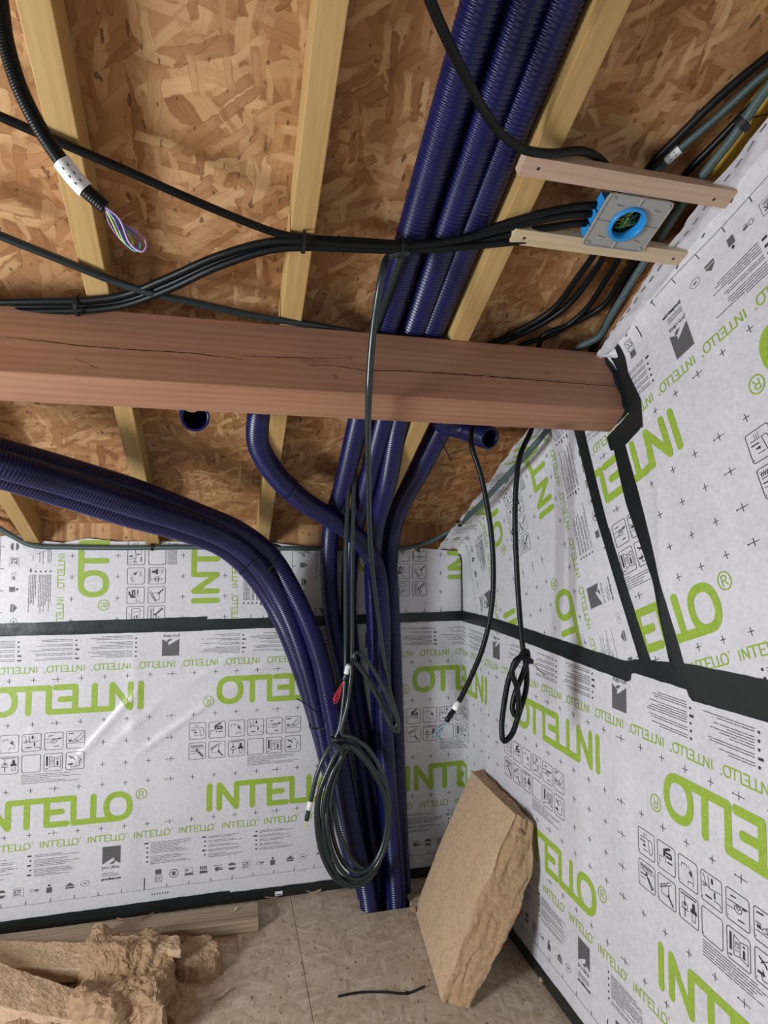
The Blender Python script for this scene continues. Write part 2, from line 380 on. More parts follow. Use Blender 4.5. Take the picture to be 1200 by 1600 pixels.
def sheet(name, fn, inside_top, s0, s1, z0, z1, parent, step=.01, label=None):
    """grid sheet; z range given per column by functions"""
    ns = max(2, int((s1-s0)/step)); vs, fs = [], []
    nz = max(2, int(max(z1(s0)-z0(s0), z1(s1)-z0(s1), z1((s0+s1)/2)-z0((s0+s1)/2))/step))
    for i in range(ns+1):
        s = s0+(s1-s0)*i/ns
        for j in range(nz+1):
            z = z0(s)+(z1(s)-z0(s))*j/nz; vs.append(fn(s, z, inside_top))
    for i in range(ns):
        for j in range(nz):
            a = i*(nz+1)+j; fs.append((a, a+nz+1, a+nz+2, a+1))
    o = mesh_obj(name, vs, fs, 'membrane', parent, True)
    if label: o['label'] = label
    return o
TOPB = [(-2.4, 1.67), (-1.0, 1.68), (-.86, 1.69), (-.80, 1.645), (-.70, 1.655), (-.60, 1.675), (-.48, 1.66), (-.3, 1.662), (0, 1.655), (.22, 1.655), (.33, 1.640), (.5, 1.63), (.75, 1.625), (1.0, 1.628), (1.19, 1.61)]
bl = sheet('membrane_sheet', Wb, 0, -1.7, XR, lambda s: .0, lambda s: 1.285, wall_back, label='white printed membrane below the black tape on the back wall')
bu = sheet('membrane_sheet', Wb, .0012, -1.7, .205, lambda s: 1.262, lambda s: lerp_tab(TOPB, s), wall_back, label='white membrane above the tape with sideways green lettering')
bu2 = sheet('membrane_sheet', Wb, .0009, .20, XR, lambda s: 1.262, lambda s: lerp_tab(TOPB, s), wall_back, label='white membrane above the tape behind the blue conduits')
SE = 4.6
rl = sheet('membrane_sheet', Wr, 0, XR, SE, lambda s: .0, lambda s: 1.30, wall_right, label='white printed membrane below the black tape on the right wall')
rf = sheet('membrane_sheet', Wr, .0012, XR, 2.60, lambda s: 1.27, lambda s: crease(s)+lerp_tab(FL, s)+.006*noise.noise((s*30, 0, 0)), wall_right, label='white membrane near the corner with steep green lettering')
rn = sheet('membrane_sheet', Wr, .0020, 2.36, SE, lambda s: 1.27, lambda s: crease(s)+lerp_tab(FL, s)+.006*noise.noise((s*30, 0, 0)), wall_right, label='white membrane under the roof with lettering along the slope')
# folded-over triangular flap at the top of the back membrane
def patch(name, pts, material, parent, th=.0):
    o = mesh_obj(name, pts, [tuple(range(len(pts)))], material, parent); return o
patch('folded_flap', [Wb(-.87, 1.675, .006), Wb(-.865, 1.64, .012), Wb(-.82, 1.60, .016), Wb(-.74, 1.632, .012), Wb(-.70, 1.654, .006)], 'membrane', wall_back)
patch('folded_flap', [Wb(.225, 1.655, .02), Wb(.36, 1.595, .03), Wb(.375, 1.635, .012), Wb(.33, 1.645, .006)], 'membrane', wall_back)
# ---------------------------------------------------------------- print
class Print:
    def __init__(s, T, W, region, off, step=.012):
        s.T, s.W, s.reg, s.off, s.step = T, W, region, off, step; s.buf = {}
    def start(s, key): s.buf = {}; s.key = key
    def _add(s, ink, uv):
        P = [s.T(*p) for p in uv]
        cx = sum(p[0] for p in P)/len(P); cz = sum(p[1] for p in P)/len(P)
        if not s.reg(cx, cz): return
        vs, fs = s.buf.setdefault(ink, ([], []))
        k = len(vs); vs += [s.W(p[0], p[1], s.off) for p in P]; fs.append(tuple(range(k, k+len(P))))
    def stroke(s, ink, pts, w, caps=False, close=False):
        if close: pts = pts+[pts[0]]
        h = w/2
        for (a, b), (c, d) in zip(pts, pts[1:]):
            L = math.hypot(c-a, d-b)
            if L < 1e-6: continue
            nx, ny = -(d-b)/L*h, (c-a)/L*h; n = max(1, int(L/s.step+.5))
            for k in range(n):
                x0, y0, x1, y1 = a+(c-a)*k/n, b+(d-b)*k/n, a+(c-a)*(k+1)/n, b+(d-b)*(k+1)/n
                s._add(ink, [(x0-nx, y0-ny), (x1-nx, y1-ny), (x1+nx, y1+ny), (x0+nx, y0+ny)])
        if caps:
            for (a, b) in (pts[:-1] if close else pts):
                s._add(ink, [(a+h*math.cos(t), b+h*math.sin(t)) for t in [2*math.pi*i/10 for i in range(10)]])
    def rect(s, ink, x0, y0, x1, y1):
        nx = max(1, int(abs(x1-x0)/s.step+.5)); ny = max(1, int(abs(y1-y0)/s.step+.5))
        for i in range(nx):
            for j in range(ny):
                a, b = x0+(x1-x0)*i/nx, x0+(x1-x0)*(i+1)/nx; c, d = y0+(y1-y0)*j/ny, y0+(y1-y0)*(j+1)/ny
                s._add(ink, [(a, c), (b, c), (b, d), (a, d)])
    def poly(s, ink, pts): s._add(ink, pts)
    def flush(s, name, parent, label=None):
        for ink, (vs, fs) in s.buf.items():
            o = mesh_obj(name, vs, fs, ink, parent)
            if label: o['label'] = label
        s.buf = {}
OV = [(.572+.0485*math.copysign(abs(math.cos(t))**.86, math.cos(t)), .065+.0525*math.copysign(abs(math.sin(t))**.86, math.sin(t))) for t in [2*math.pi*i/28 for i in range(28)]]
WORD = [[(.0125, .0125), (.0125, .1175)], [(.0565, .0125), (.0565, .1175), (.1335, .0125), (.1335, .1175), (.390, .1175), (.390, .0125), (.56, .0125)],
        [(.206, .1175), (.206, .0125)], [(.284, .1175), (.284, .0125), (.364, .0125)], [(.284, .065), (.343, .065)], [(.470, .1175), (.470, .0125)]]
def circ(cx, cy, r, n=20, ry=None): return [(cx+r*math.cos(2*math.pi*i/n), cy+(ry or r)*math.sin(2*math.pi*i/n)) for i in range(n)]
RLET = [[(-.008, -.012), (-.008, .012), (.003, .012), (.008, .006), (.003, 0), (-.008, 0)], [(.001, 0), (.009, -.012)]]
def word(P, X, Y, k, sx, w, small=False):
    """k scale, sx = +1 upright, -1 turned by half a turn"""
    f = lambda p: (X+sx*p[0]*k, Y+sx*p[1]*k)
    for st in WORD: P.stroke('green', [f(p) for p in st], w, caps=not small)
    P.stroke('green', [f(p) for p in OV], w, caps=not small, close=True)
    if small:
        P.stroke('green', [f(p) for p in circ(.655, .118, .012, 6)], .0013, close=True)
    else:
        P.stroke('green', [f(p) for p in circ(.668, .110, .0225)], .0038, close=True)
        for st in RLET: P.stroke('green', [f((.668+a*1.05, .110+b*1.05)) for a, b in st], .0034)
def text_lines(P, X, Y, w, n, sx, rnd, pitch=.0066, h=.0021, bullets=True, ink='grey_ink'):
    y = 0
    for i in range(n):
        if bullets and i % 3 == 2 and rnd.random() < .75: y += pitch; continue
        L = w*rnd.uniform(.62, 1) if i % 3 else w*rnd.uniform(.4, .95); x = .018 if bullets else 0
        while x < L:
            ww = rnd.uniform(.012, .05); e = min(x+ww, L)
            P.rect(ink, X+sx*x, Y-sx*(y+h), X+sx*e, Y-sx*y); x = e+.0028
        if bullets and i % 3 == 0:
            bw = rnd.choice((.007, .007, .007, .016)); P.rect('black_ink', X-sx*(bw-.008), Y-sx*(y+.0055), X+sx*.008, Y-sx*(y-.0010))
        y += pitch
def LT(P, ink, X, Y, s, pts, w=.0016, close=False, sx=1): P.stroke(ink, [(X+sx*a*s, Y+sx*b*s) for a, b in pts], w, close=close)
LET = {'p': [[(0, -.35), (0, .5), (.4, .5), (.5, .25), (.4, 0), (0, 0)]], 'r': [[(0, 0), (0, .5)], [(0, .35), (.2, .5), (.35, .5)]], 'o': [[(.25, 0), (0, .12), (0, .38), (.25, .5), (.5, .38), (.5, .12), (.25, 0)]],
       'c': [[(.45, .45), (.25, .5), (0, .35), (0, .12), (.25, 0), (.45, .06)]], 'l': [[(0, 0), (0, .85)]], 'i': [[(0, 0), (0, .5)], [(0, .65), (0, .75)]],
       'm': [[(0, 0), (0, .5), (.3, .5), (.3, 0)], [(.3, .5), (.6, .5), (.6, 0)]], 'a': [[(.05, .5), (.45, .5), (.45, 0), (.1, 0), (0, .15), (.1, .28), (.45, .28)]], '.': [[(0, 0), (0, .09)]], ' ': []}
ADV = {'p': .68, 'r': .48, 'o': .68, 'c': .62, 'l': .2, 'i': .2, 'm': .8, 'a': .65, '.': .2, ' ': .3}
def lettering(P, ink, X, Y, txt, h, w, sx):
    x = 0
    for ch in txt:
        for st in LET[ch]: P.stroke(ink, [(X+sx*(x+a)*h, Y+sx*b*h) for a, b in st], w)
        x += ADV[ch]
def icon(P, k, X, Y, s):
    ink = 'black_ink'; q = lambda pts, w=.0017, c=False: LT(P, ink, X, Y, s, pts, w, c)
    fill = lambda pts: P.poly(ink, [(X+a*s, Y+b*s) for a, b in pts])
    c = .06; q([(c, 0), (1-c, 0), (1, c), (1, 1-c), (1-c, 1), (c, 1), (0, 1-c), (0, c)], .0019, True)
    q([(.06, .08), (.06, .14)], .0016)
    if k == 0:
        q([(.12, .7), (.6, .7)]); q([(.12, .56), (.45, .56)], .003); q([(.3, .24), (.6, .24)])
        q([(.62, .7), (.78, .72), (.86, .66), (.88, .3), (.8, .2), (.7, .2), (.62, .68)]); fill([(.28, .38), (.4, .38), (.4, .34), (.48, .41), (.4, .48), (.4, .44), (.28, .44)])
        for x in (.35, .43, .51): q([(x, .74), (x, .9)], .0011)
    elif k == 1:
        fill([(.34, .52), (.40, .50), (.46, .60), (.46, .82), (.34, .78)]); fill([(.46, .82), (.46, .72), (.62, .88), (.6, .92)]); q([(.46, .78), (.74, .90)], .006); q([(.46, .68), (.78, .70), (.80, .56), (.48, .56)], .0055)
        q([(.12, .2), (.12, .46), (.34, .46)]); q([(.46, .3), (.46, .5)]); q([(.56, .38), (.84, .38)], .004)
    elif k == 2:
        q([(.16, .6), (.16, .74), (.42, .76), (.44, .66)]); q([(.5, .12), (.5, .24), (.76, .26), (.78, .16)]); q([(.52, .78), (.84, .3)], .0011); q([(.56, .58), (.7, .46)], .005); q([(.62, .66), (.74, .55)], .003)
    elif k == 3:
        q([(.05, .6), (.3, .6), (.42, .52), (.95, .58)]); q([(.12, .92), (.26, .52)]); q([(.34, .92), (.42, .52)]); fill([(.5, .72), (.6, .72), (.58, .9), (.5, .9)]); fill([(.62, .3), (.7, .3), (.68, .5), (.62, .5)]); q([(.2, .22), (.5, .22)], .004); q([(.6, .22), (.9, .22), (.95, .1)]); q([(.05, .5), (.2, .5), (.2, .6)])
    elif k == 4:
        q([(.05, .62), (.95, .66)]); q([(.05, .42), (.4, .44)]); q(circ(.52, .5, .16, 12, .12), .0018, True); q(circ(.52, .53, .07, 8, .05), .0016, True); fill([(.7, .58), (.88, .6), (.88, .68), (.7, .66)]); q([(.2, .8), (.45, .82)], .003); q([(.5, .18), (.78, .2)], .003)
    elif k == 5:
        q([(.06, .3), (.94, .3)]); q([(.06, .55), (.3, .55)]); q([(.9, .92), (.6, .6), (.42, .5), (.3, .42), (.42, .36), (.7, .42), (.95, .7)]); q([(.45, .5), (.6, .38)]); q([(.5, .55), (.66, .42)]); q([(.12, .86), (.4, .88)], .004); fill([(.12, .4), (.28, .4), (.28, .5), (.12, .5)])
    elif k == 6:
        q([(.1+.04*i, .72 if i % 2 else .88) for i in range(20)], .0012); q([(.1, .66), (.95, .66)]); q([(.1, .5), (.48, .5)], .003); q([(.1, .36), (.4, .36)]); fill([(.42, .5), (.54, .5), (.54, .62), (.42, .62)]); q([(.52, .48), (.84, .12)], .005); q([(.6, .48), (.9, .18), (.78, .1)])
    elif k == 7:
        q([(.1, .6), (.7, .92)]); q([(.1, .5), (.78, .86)]); q([(.1, .6), (.14, .5), (.24, .66), (.28, .56), (.38, .73), (.42, .63), (.54, .82)], .0012); q([(.2, .34), (.6, .34), (.62, .76)]); fill([(.56, .34), (.66, .34), (.66, .44), (.56, .44)]); q([(.62, .36), (.86, .1)], .005); q([(.2, .34), (.2, .55)])
    elif k == 8:
        fill([(.58, .45), (.94, .45), (.9, .58), (.62, .58)]); fill([(.68, .58), (.84, .58), (.82, .8), (.7, .8)]); q([(.68, .45), (.68, .18), (.84, .18), (.84, .45)]); q([(.1, .4), (.5, .4)]); fill([(.24, .52), (.36, .52), (.32, .66), (.28, .66)]); q([(.3, .66), (.3, .86)]); q([(.3, .4), (.3, .14)], .003); q(circ(.3, .52, .16, 10, .1), .0015, True); q([(.1, .9), (.9, .92)], .003)
    elif k == 9: pass
    elif k == 10:
        q([(.16, .3), (.16, .86)], .0075); q([(.16, .12), (.16, .17)], .008); q([(.3, .2), (.56, .26), (.9, .18), (.9, .8), (.56, .74), (.3, .84), (.3, .2)]); q([(.56, .26), (.56, .74)]); q([(.73, .34), (.73, .56)], .0065); q([(.73, .64), (.73, .69)], .007); q([(.36, .66), (.5, .64)]); q([(.36, .5), (.5, .5), (.5, .6), (.36, .6)], .0013, True); q([(.36, .4), (.5, .4)]); q([(.66, .32), (.8, .32)], .003)
    else:
        q([(.3, .14), (.76, .18), (.76, .5), (.86, .5), (.6, .86), (.42, .74)]); q([(.3, .14), (.24, .3), (.36, .38), (.3, .46)]); fill([(.1, .28), (.3, .28), (.3, .24), (.42, .32), (.3, .4), (.3, .36), (.1, .36)]); q([(.16, .78), (.4, .66), (.5, .56)], .004); q([(.24, .62), (.38, .74)], .003)
def half(P, sx, rnd, ub, us, ul, k0, k1):
    """one printed half of a membrane roll; ub, us, ul = offsets of big word, small words, text; sx=-1 turns it round"""
    V = (lambda v: v) if sx > 0 else (lambda v: 1.4545-v)
    per = .95
    for k in range(k0, k1):
        o = k*per
        P.start('w'); word(P, ub+o, V(.421), 1.0, sx, .0245); P.flush('printed_wordmark', P.parent)
        for j in range(5):
            P.start('s'); word(P, us+o+j*per/5, V(.337), .245, sx, .0040, True); P.flush('printed_small_wordmark', P.parent)
        P.start('t'); L = ul+o
        # square logo with two white peaks, lettering below it
        P.rect('grey_ink', L, V(.268), L+sx*.075, V(.316)); a = lambda x, y: (L+sx*x, V(y))
        P.poly('grey_ink', [a(0, .268), a(0, .240), a(.036, .262), a(.050, .268)]); P.poly('grey_ink', [a(.050, .268), a(.047, .256), a(.075, .240), a(.075, .268)])
        P.poly('grey_ink', [a(.028, .240), a(.046, .2525), a(.056, .2495), a(.046, .240)])
        lettering(P, 'black_ink', L, V(.221), 'pro clima', .0155, .0017, sx)
        text_lines(P, L, V(.204), .075, 3, sx, rnd, bullets=False, pitch=.006)
        lettering(P, 'black_ink', L, V(.173), 'proclima.com', .0120, .0026, sx)
        for c in (.182, .430, .660):
            text_lines(P, L+sx*c, V(.313), .205, 15, sx, rnd)
        # row of small approval marks
        for i in range(9):
            x = L+sx*(.222+.0635*i); A = lambda p, q: (x+sx*p, V(.166)+sx*q); ink = 'grey_ink'
            R = lambda p, q, r, t, c=ink: P.rect(c, *A(p, q), *A(r, t))
            if i == 0: R(0, .004, .026, .026); P.stroke('black_ink', [A(.012, -.012), A(.004, -.008), A(.004, -.022), A(.012, -.026)], .002); P.stroke('black_ink', [A(.024, -.012), A(.016, -.008), A(.016, -.022), A(.024, -.026)], .002); P.stroke('black_ink', [A(-.001, -.03), A(.028, -.03), A(.028, 0), A(-.001, 0)], .0012, close=True)
            elif i == 1: P.stroke(ink, [A(.015+.018*math.cos(t), .018*math.sin(t)) for t in [i*.42 for i in range(16)]], .0026); R(.008, -.009, .022, .003); P.poly(ink, [A(.005, .003), A(.025, .003), A(.015, .011)])
            elif i == 2: P.stroke(ink, [A(0, -.016), A(.034, -.016), A(.034, .016), A(0, .016)], .0013, close=True); R(0, -.016, .034, -.006); R(.004, .002, .014, .010)
            elif i == 3: R(0, -.016, .034, -.004); [R(.002+.008*j, 0, .007+.008*j, .016) for j in range(4)]
            elif i == 4: P.poly(ink, [A(.003+.010+.010*math.cos(t), -.004+.010*math.sin(t)) for t in [j*.63 for j in range(10)]]); R(.022, -.010, .04, -.004); R(.0, .010, .036, .013); R(.022, 0, .038, .003)
            elif i == 5: P.poly(ink, [A(.016+.017*math.cos(t), .003+.014*math.sin(t)) for t in [.12+j*.29 for j in range(11)]]); P.poly(ink, [A(.016+.017*math.cos(t), -.003+.014*math.sin(t)) for t in [3.26+j*.29 for j in range(11)]])
            elif i == 6: P.stroke(ink, [A(0, -.018), A(.038, -.018), A(.038, .018), A(0, .018)], .001, close=True); R(.002, .008, .03, .011); P.stroke('black_ink', [A(.016, -.003), A(.022, .007), A(.028, -.003)], .0024); R(.003, -.003, .011, .004); R(.002, -.012, .030, -.010); R(.002, -.008, .026, -.006)
            elif i == 7: P.stroke(ink, [A(.007+.007*math.cos(t), .007*math.sin(t)) for t in [j*.79 for j in range(9)]], .0013); R(.018, -.003, .034, .004); R(.018, -.008, .03, -.006)
            else:
                R(0, -.017, .022, .006); P.poly('black_ink', [A(.011+.005*math.cos(t), .014+.005*math.sin(t)) for t in [j*.7 for j in range(9)]])
                P.poly(ink, [A(.072, 0), A(.092, .016), A(.112, 0)]); R(.075, -.010, .109, -.003)
                P.stroke(ink, [A(.153+.018*math.cos(t), .004+.012*math.sin(t)) for t in [j*.42 for j in range(16)]], .0013); R(.146, .002, .160, .006)
        # ruler along the roll's edge
        u0 = L+sx*.10
        P.stroke('grey_ink', [(u0, V(.110)), (u0+sx*per, V(.110))], .0014)
        for j in range(10):
            x = u0+sx*(.0765+j*.095); P.stroke('black_ink', [(x, V(.110)), (x, V(.162 if j == 0 else .126))], .0042 if j == 0 else .0026)
        for j in range(7): P.stroke('black_ink', [(u0+sx*(.11+j*.011), V(.082)), (u0+sx*(.11+j*.011), V(.089))], .004)
        P.flush('printed_text', P.parent)
def roll(T, W, region, off, parent, k0, k1, seed):
    P = Print(T, W, region, off); P.parent = parent; rnd = random.Random(seed)
    half(P, 1, rnd, 0, .070, -.438, k0, k1)
    half(P, -1, rnd, -.28, .036+.006, -.131, k0, k1+1)
    P.start('i')
    for k in range(k0, k1):
        for j in range(12):
            X = -.081+k*.95+(j % 6)*.0872; Y = .754 if j < 6 else .664
            icon(P, j, X, Y, .0735)
        text_lines(P, -.081+k*.95+3*.0872, .655, .255, 6, 1, rnd, bullets=False, pitch=.0072)
    P.flush('printed_pictogram', parent)
    P.start('c')
    for k in range(k0*10-4, k1*10+4):
        x = .0685-.9+k*.0955+.004
        fr = (x+.081) % .95
        for j, v in enumerate((.398, .587, .675, .771, .868, 1.057)):
            if j in (2, 3) and fr < .535: continue
            a = .0105; P.stroke('black_ink', [(x, v-a), (x, v+a)], .0020); P.stroke('black_ink', [(x-a, v), (x+a, v)], .0020)
            if k % 5 == 2: P.stroke('black_ink', [(x-.019, v), (x-.011, v)], .0014); P.stroke('black_ink', [(x+.011, v), (x+.019, v)], .0014); P.rect('black_ink', x-.021, v-.002, x-.017, v+.002)
    P.flush('printed_cross', parent)
# back wall, below and above the tape
roll(lambda u, v: (-.072+u, v), Wb, lambda s, z: -1.12 < s < XR-.004 and .058 < z < 1.262, .0009, bl, -2, 2, 1)
roll(lambda u, v: (.395-v, 1.374+u), Wb, lambda s, z: -1.12 < s < .196 and 1.29 < z < lerp_tab(TOPB, s)-.004, .0022, bu, -1, 1, 2)
roll(lambda u, v: (1.654-v, 1.470+u), Wb, lambda s, z: .26 < s < XR-.004 and 1.29 < z < lerp_tab(TOPB, s)-.004, .0019, bu2, -1, 1, 3)
# right wall
roll(lambda u, v: (2.67+u*.944, v), Wr, lambda s, z: XR+.006 < s < 3.55 and .058 < z < 1.262, .0009, rl, -2, 1, 4)
ca, sa = math.cos(math.radians(20)), math.sin(math.radians(20))
def t1(z): return lerp_tab([(1.3, 2.66), (1.72, 2.44), (2.03, 2.32), (2.3, 2.2)], z)     # seam under the first slanting tape
roll(lambda u, v: (2.508-.93*(u*sa+v*ca), 1.918+.93*(u*ca-v*sa)), Wr, lambda s, z: XR+.006 < s < t1(z) and 1.29 < z < crease(s)+lerp_tab(FL, s)-.01, .0022, rf, -1, 2, 5)
ca2, sa2 = math.cos(math.radians(20.5)), math.sin(math.radians(20.5))
roll(lambda u, v: (2.549+.93*u*ca2-.99*v*sa2, .852+.93*u*sa2+.99*v*ca2), Wr, lambda s, z: t1(z)+.0 < s < 3.55 and 1.30 < z < crease(s)-.012, .0031, rn, -1, 2, 6)
P = Print(lambda u, v: (u, crease(u)+v), Wr, lambda s, z: True, .0035); P.start('d')
for i in range(30):
    s = 2.46+i*.034; P.stroke('black_ink', [(s, .056), (s+.019, .057)], .0026)
for s in (2.60, 2.72, 2.83, 2.92, 3.01): P.stroke('black_ink', [(s, -.012), (s+.010, -.010)], .004)
P.flush('printed_dash', rn)
# ---------------------------------------------------------------- black sealing tape
def tape(W, L, R, off, parent, step=.02):
    """strip between two polylines of (s,z)"""
    n = 0; A = []
    def res(pl, m):
        seg = [math.hypot(b[0]-a[0], b[1]-a[1]) for a, b in zip(pl, pl[1:])]; tot = sum(seg); out = []
        for i in range(m+1):
            d = tot*i/m; k = 0
            while k < len(seg)-1 and d > seg[k]: d -= seg[k]; k += 1
            t = d/seg[k]; out.append((pl[k][0]+(pl[k+1][0]-pl[k][0])*t, pl[k][1]+(pl[k+1][1]-pl[k][1])*t))
        return out
    m = max(4, int(sum(math.hypot(b[0]-a[0], b[1]-a[1]) for a, b in zip(L, L[1:]))/step))
    a, b = res(L, m), res(R, m); vs, fs = [], []; cr = 5
    for i in range(m+1):
        for j in range(cr+1):
            t = j/cr; s = a[i][0]+(b[i][0]-a[i][0])*t; z = a[i][1]+(b[i][1]-a[i][1])*t
            e = off if 0 < j < cr else off-.0012
            wob = .0016*noise.noise((s*17, z*17, j*.7)) if 0 < j < cr else 0
            jit = .0022*noise.noise((s*25, z*25, 9)) if j in (0, cr) else 0
            vs.append(W(s, z+jit, e+wob))
    for i in range(m):
        for j in range(cr):
            q = i*(cr+1)+j; fs.append((q, q+cr+1, q+cr+2, q+1))
    return mesh_obj('sealing_tape', vs, fs, 'tape', parent, True)
tape(Wb, [(-1.7, 1.253), (-.94, 1.251), (-.10, 1.247)], [(-1.7, 1.308), (-.94, 1.306), (-.08, 1.313)], .0045, wall_back)
tape(Wb, [(-.115, 1.249), (.3, 1.252), (.8, 1.257), (XR-.003, 1.258)], [(-.115, 1.300), (.3, 1.300), (.8, 1.303), (XR-.003, 1.306)], .0052, wall_back)
tape(Wb, [(.197, 1.29), (.196, 1.50), (.195, 1.655)], [(.256, 1.29), (.254, 1.50), (.252, 1.65)], .0040, wall_back)
tape(Wb, [(-1.7, .004), (-.9, .002), (.036, .001)], [(-1.7, .054), (-.9, .056), (.036, .060)], .0045, wall_back)
tape(Wb, [(.03, .0), (.45, -.003), (XR-.003, .0)], [(.03, .052), (.45, .048), (XR-.003, .05)], .0052, wall_back)
lab = [Wb(s, z, .0085) for s, z in ((.243, .010), (.277, .010), (.277, .030), (.243, .030))]
patch('tape_label', lab, 'tapelabel', wall_back)
patch('tape_label_print', [Wb(s, z, .0092) for s, z in ((.247, .013), (.273, .013), (.273, .017), (.247, .017))], 'black_ink', wall_back)
tape(Wr, [(XR+.004, 1.257), (1.60, 1.262), (2.57, 1.236), (2.575, 1.268), (2.815, 1.27), (2.82, 1.245), (3.06, 1.253), (SE, 1.26)],
     [(XR+.004, 1.310), (1.60, 1.317), (2.57, 1.297), (2.60, 1.312), (2.80, 1.335), (2.83, 1.338), (3.06, 1.348), (SE, 1.35)], .0060, wall_right)
tape(Wr, [(2.275, 2.075), (2.296, 2.025), (2.416, 1.729), (2.622, 1.300)], [(2.336, 2.075), (2.357, 2.015), (2.477, 1.707), (2.675, 1.302)], .0052, wall_right)
tape(Wr, [(2.502, 1.986), (2.569, 1.779), (2.686, 1.546), (2.742, 1.341), (2.76, 1.30)], [(2.57, 1.956), (2.633, 1.793), (2.700, 1.602), (2.764, 1.431), (2.815, 1.30)], .0056, wall_right)
tape(Wr, [(2.480, 1.992), (2.50, 2.002), (2.594, 2.046)], [(2.502, 1.945), (2.57, 1.950), (2.652, 1.996)], .0064, wall_right)
tape(Wr, [(2.594, 2.046), (2.588, 2.075), (2.55, 2.16), (2.515, 2.262)], [(2.655, 1.99), (2.650, 2.08), (2.592, 2.17), (2.566, 2.283)], .0068, wall_right)
tape(Wr, [(XR+.006, 1.30), (XR+.006, 1.60)], [(XR+.030, 1.30), (XR+.020, 1.60)], .0048, wall_right)
tape(Wr, [(XR+.003, .0), (2.0, .001), (SE, .0)], [(XR+.003, .050), (2.0, .052), (SE, .052)], .0052, wall_right)
# tape wrapped on the end of the beam
fx = XR-.004
def bpnt(x, y, z): return PM @ Vector((x, y, z))
wv, wf = [], []
prof = [(-.0015, phh*1.02, .020), (-.0022, phh*.8, .030), (-.0018, phh*.62, .018), (-.002, phh*.45, .022), (-.0018, phh*.25, .015), (-.0022, phh*.06, .024), (-.002, -.002, .020), (.03, -.003, .012), (pw*.6, -.002, .008)]
for y, z, w_ in prof: wv += [bpnt(fx, y-.004, z), bpnt(fx-w_*.5, y-.0022, z), bpnt(fx-w_, y, z)]
for i in range(len(prof)-1):
    for j in range(2): a = i*3+j; wf.append((a, a+1, a+4, a+3))
o = mesh_obj('beam_tape', wv, wf, 'tape', None, True); o.parent = wall_right; o['label'] = 'shiny black tape wrapped round the beam end'
# puckered membrane collar above the beam end
cv, cf = [], []
n = 16
for i in range(n+1):
    t = i/n; a = Vector((XR-.006, 0, 0)); sx_ = 2.44+.11*t
    top = Wr(sx_, crease(sx_)+.055*(1-t)+.006, .006); y = Y0-(sx_-XR)
    for j in range(7):
        q = j/6; bot = Vector((XR-.055*(1-t)-.012, y-.004, 2.262+.474*(1.7216-y)*.0-.035*t))
        p = top.lerp(bot, q); p.x -= .012*math.sin(q*math.pi)*(1+.5*math.sin(i*1.9)); p.y -= .006*math.sin(q*math.pi); cv.append(p)
for i in range(n):
    for j in range(6): a = i*7+j; cf.append((a, a+7, a+8, a+1))
o = mesh_obj('membrane_collar', cv, cf, 'membrane', wall_right, True)
# ================================================================ things
# ---------------------------------------------------------------- blue corrugated conduits
zc = ZO-.0445/CS
def on_roof(x, y, d=0): return Vector((x, y, roofz(y, zc)-d))
GA = 'blue corrugated conduits'
def px(*a): return [at(*p) for p in a]
conduit('corrugated_conduit', [on_roof(.441, -.2), on_roof(.443, .6), on_roof(.446, 1.3), on_roof(.452, 1.75), on_roof(.455, 2.05)]+px((536, 760, 2.52), (517, 830, 2.80), (514, 900, 2.93), (520, 970, 2.955), (540, 1060, 2.96), (562, 1180, 2.96), (580, 1300, 2.96), (592, 1400, 2.96))+[Vector((.705, 2.96, -.3))],
        'leftmost of the three blue conduits running along the rafter under the roof boards', GA, r=.0402)
conduit('corrugated_conduit', [on_roof(.521, -.2), on_roof(.524, .6), on_roof(.532, 1.3), on_roof(.541, 1.75), on_roof(.544, 2.05)]+px((573, 760, 2.50), (553, 830, 2.80), (546, 900, 2.945), (546, 980, 2.955), (558, 1080, 2.96), (580, 1200, 2.96), (600, 1300, 2.96), (612, 1395, 2.96))+[Vector((.775, 2.96, -.3))],
        'middle of the three blue conduits running along the rafter under the roof boards', GA, r=.0402)
conduit('corrugated_conduit', [on_roof(.599, -.2), on_roof(.599, .6), on_roof(.597, 1.3), on_roof(.596, 1.75), on_roof(.600, 2.1)]+px((604, 760, 2.45), (586, 830, 2.78), (582, 900, 2.90), (586, 1000, 2.92), (592, 1100, 2.92), (602, 1250, 2.90), (612, 1395, 2.88))+[Vector((.74, 2.875, -.3))],
        'right-hand of the three blue conduits, touching the side of the rafter', GA, r=.0402)
conduit('corrugated_conduit', [on_roof(.80, 1.90), on_roof(.79, 2.0), on_roof(.785, 2.2), on_roof(.785, 2.5)]+px((622, 800, 2.78), (609, 860, 2.93), (611, 940, 2.965), (615, 1040, 2.97), (620, 1200, 2.965), (625, 1330, 2.95), (628, 1400, 2.93))+[Vector((.80, 2.93, -.3))],
        'blue conduit coming down on the right of the rafter into the floor opening', GA)
conduit('corrugated_conduit', [on_roof(.112, 1.90), on_roof(.118, 2.02)]+px((404, 690, 2.26), (428, 738, 2.38), (470, 780, 2.50), (520, 812, 2.62), (556, 838, 2.72), (585, 880, 2.80), (596, 960, 2.84), (597, 1060, 2.85), (604, 1200, 2.85), (614, 1330, 2.85), (620, 1410, 2.85))+[Vector((.795, 2.85, -.3))],
        'single blue conduit bending from the beam across in front of the other conduits', GA)
e, _ = conduit('corrugated_conduit', [Vector((-.122, 2.14, 2.112)), Vector((-.116, 2.08, 2.108)), Vector((-.110, 2.02, 2.094))]+px((304, 650, 1.965), (305, 652, 1.92)),
        'short blue conduit stub with an open mouth under the left half of the beam', GA, open_end='end')
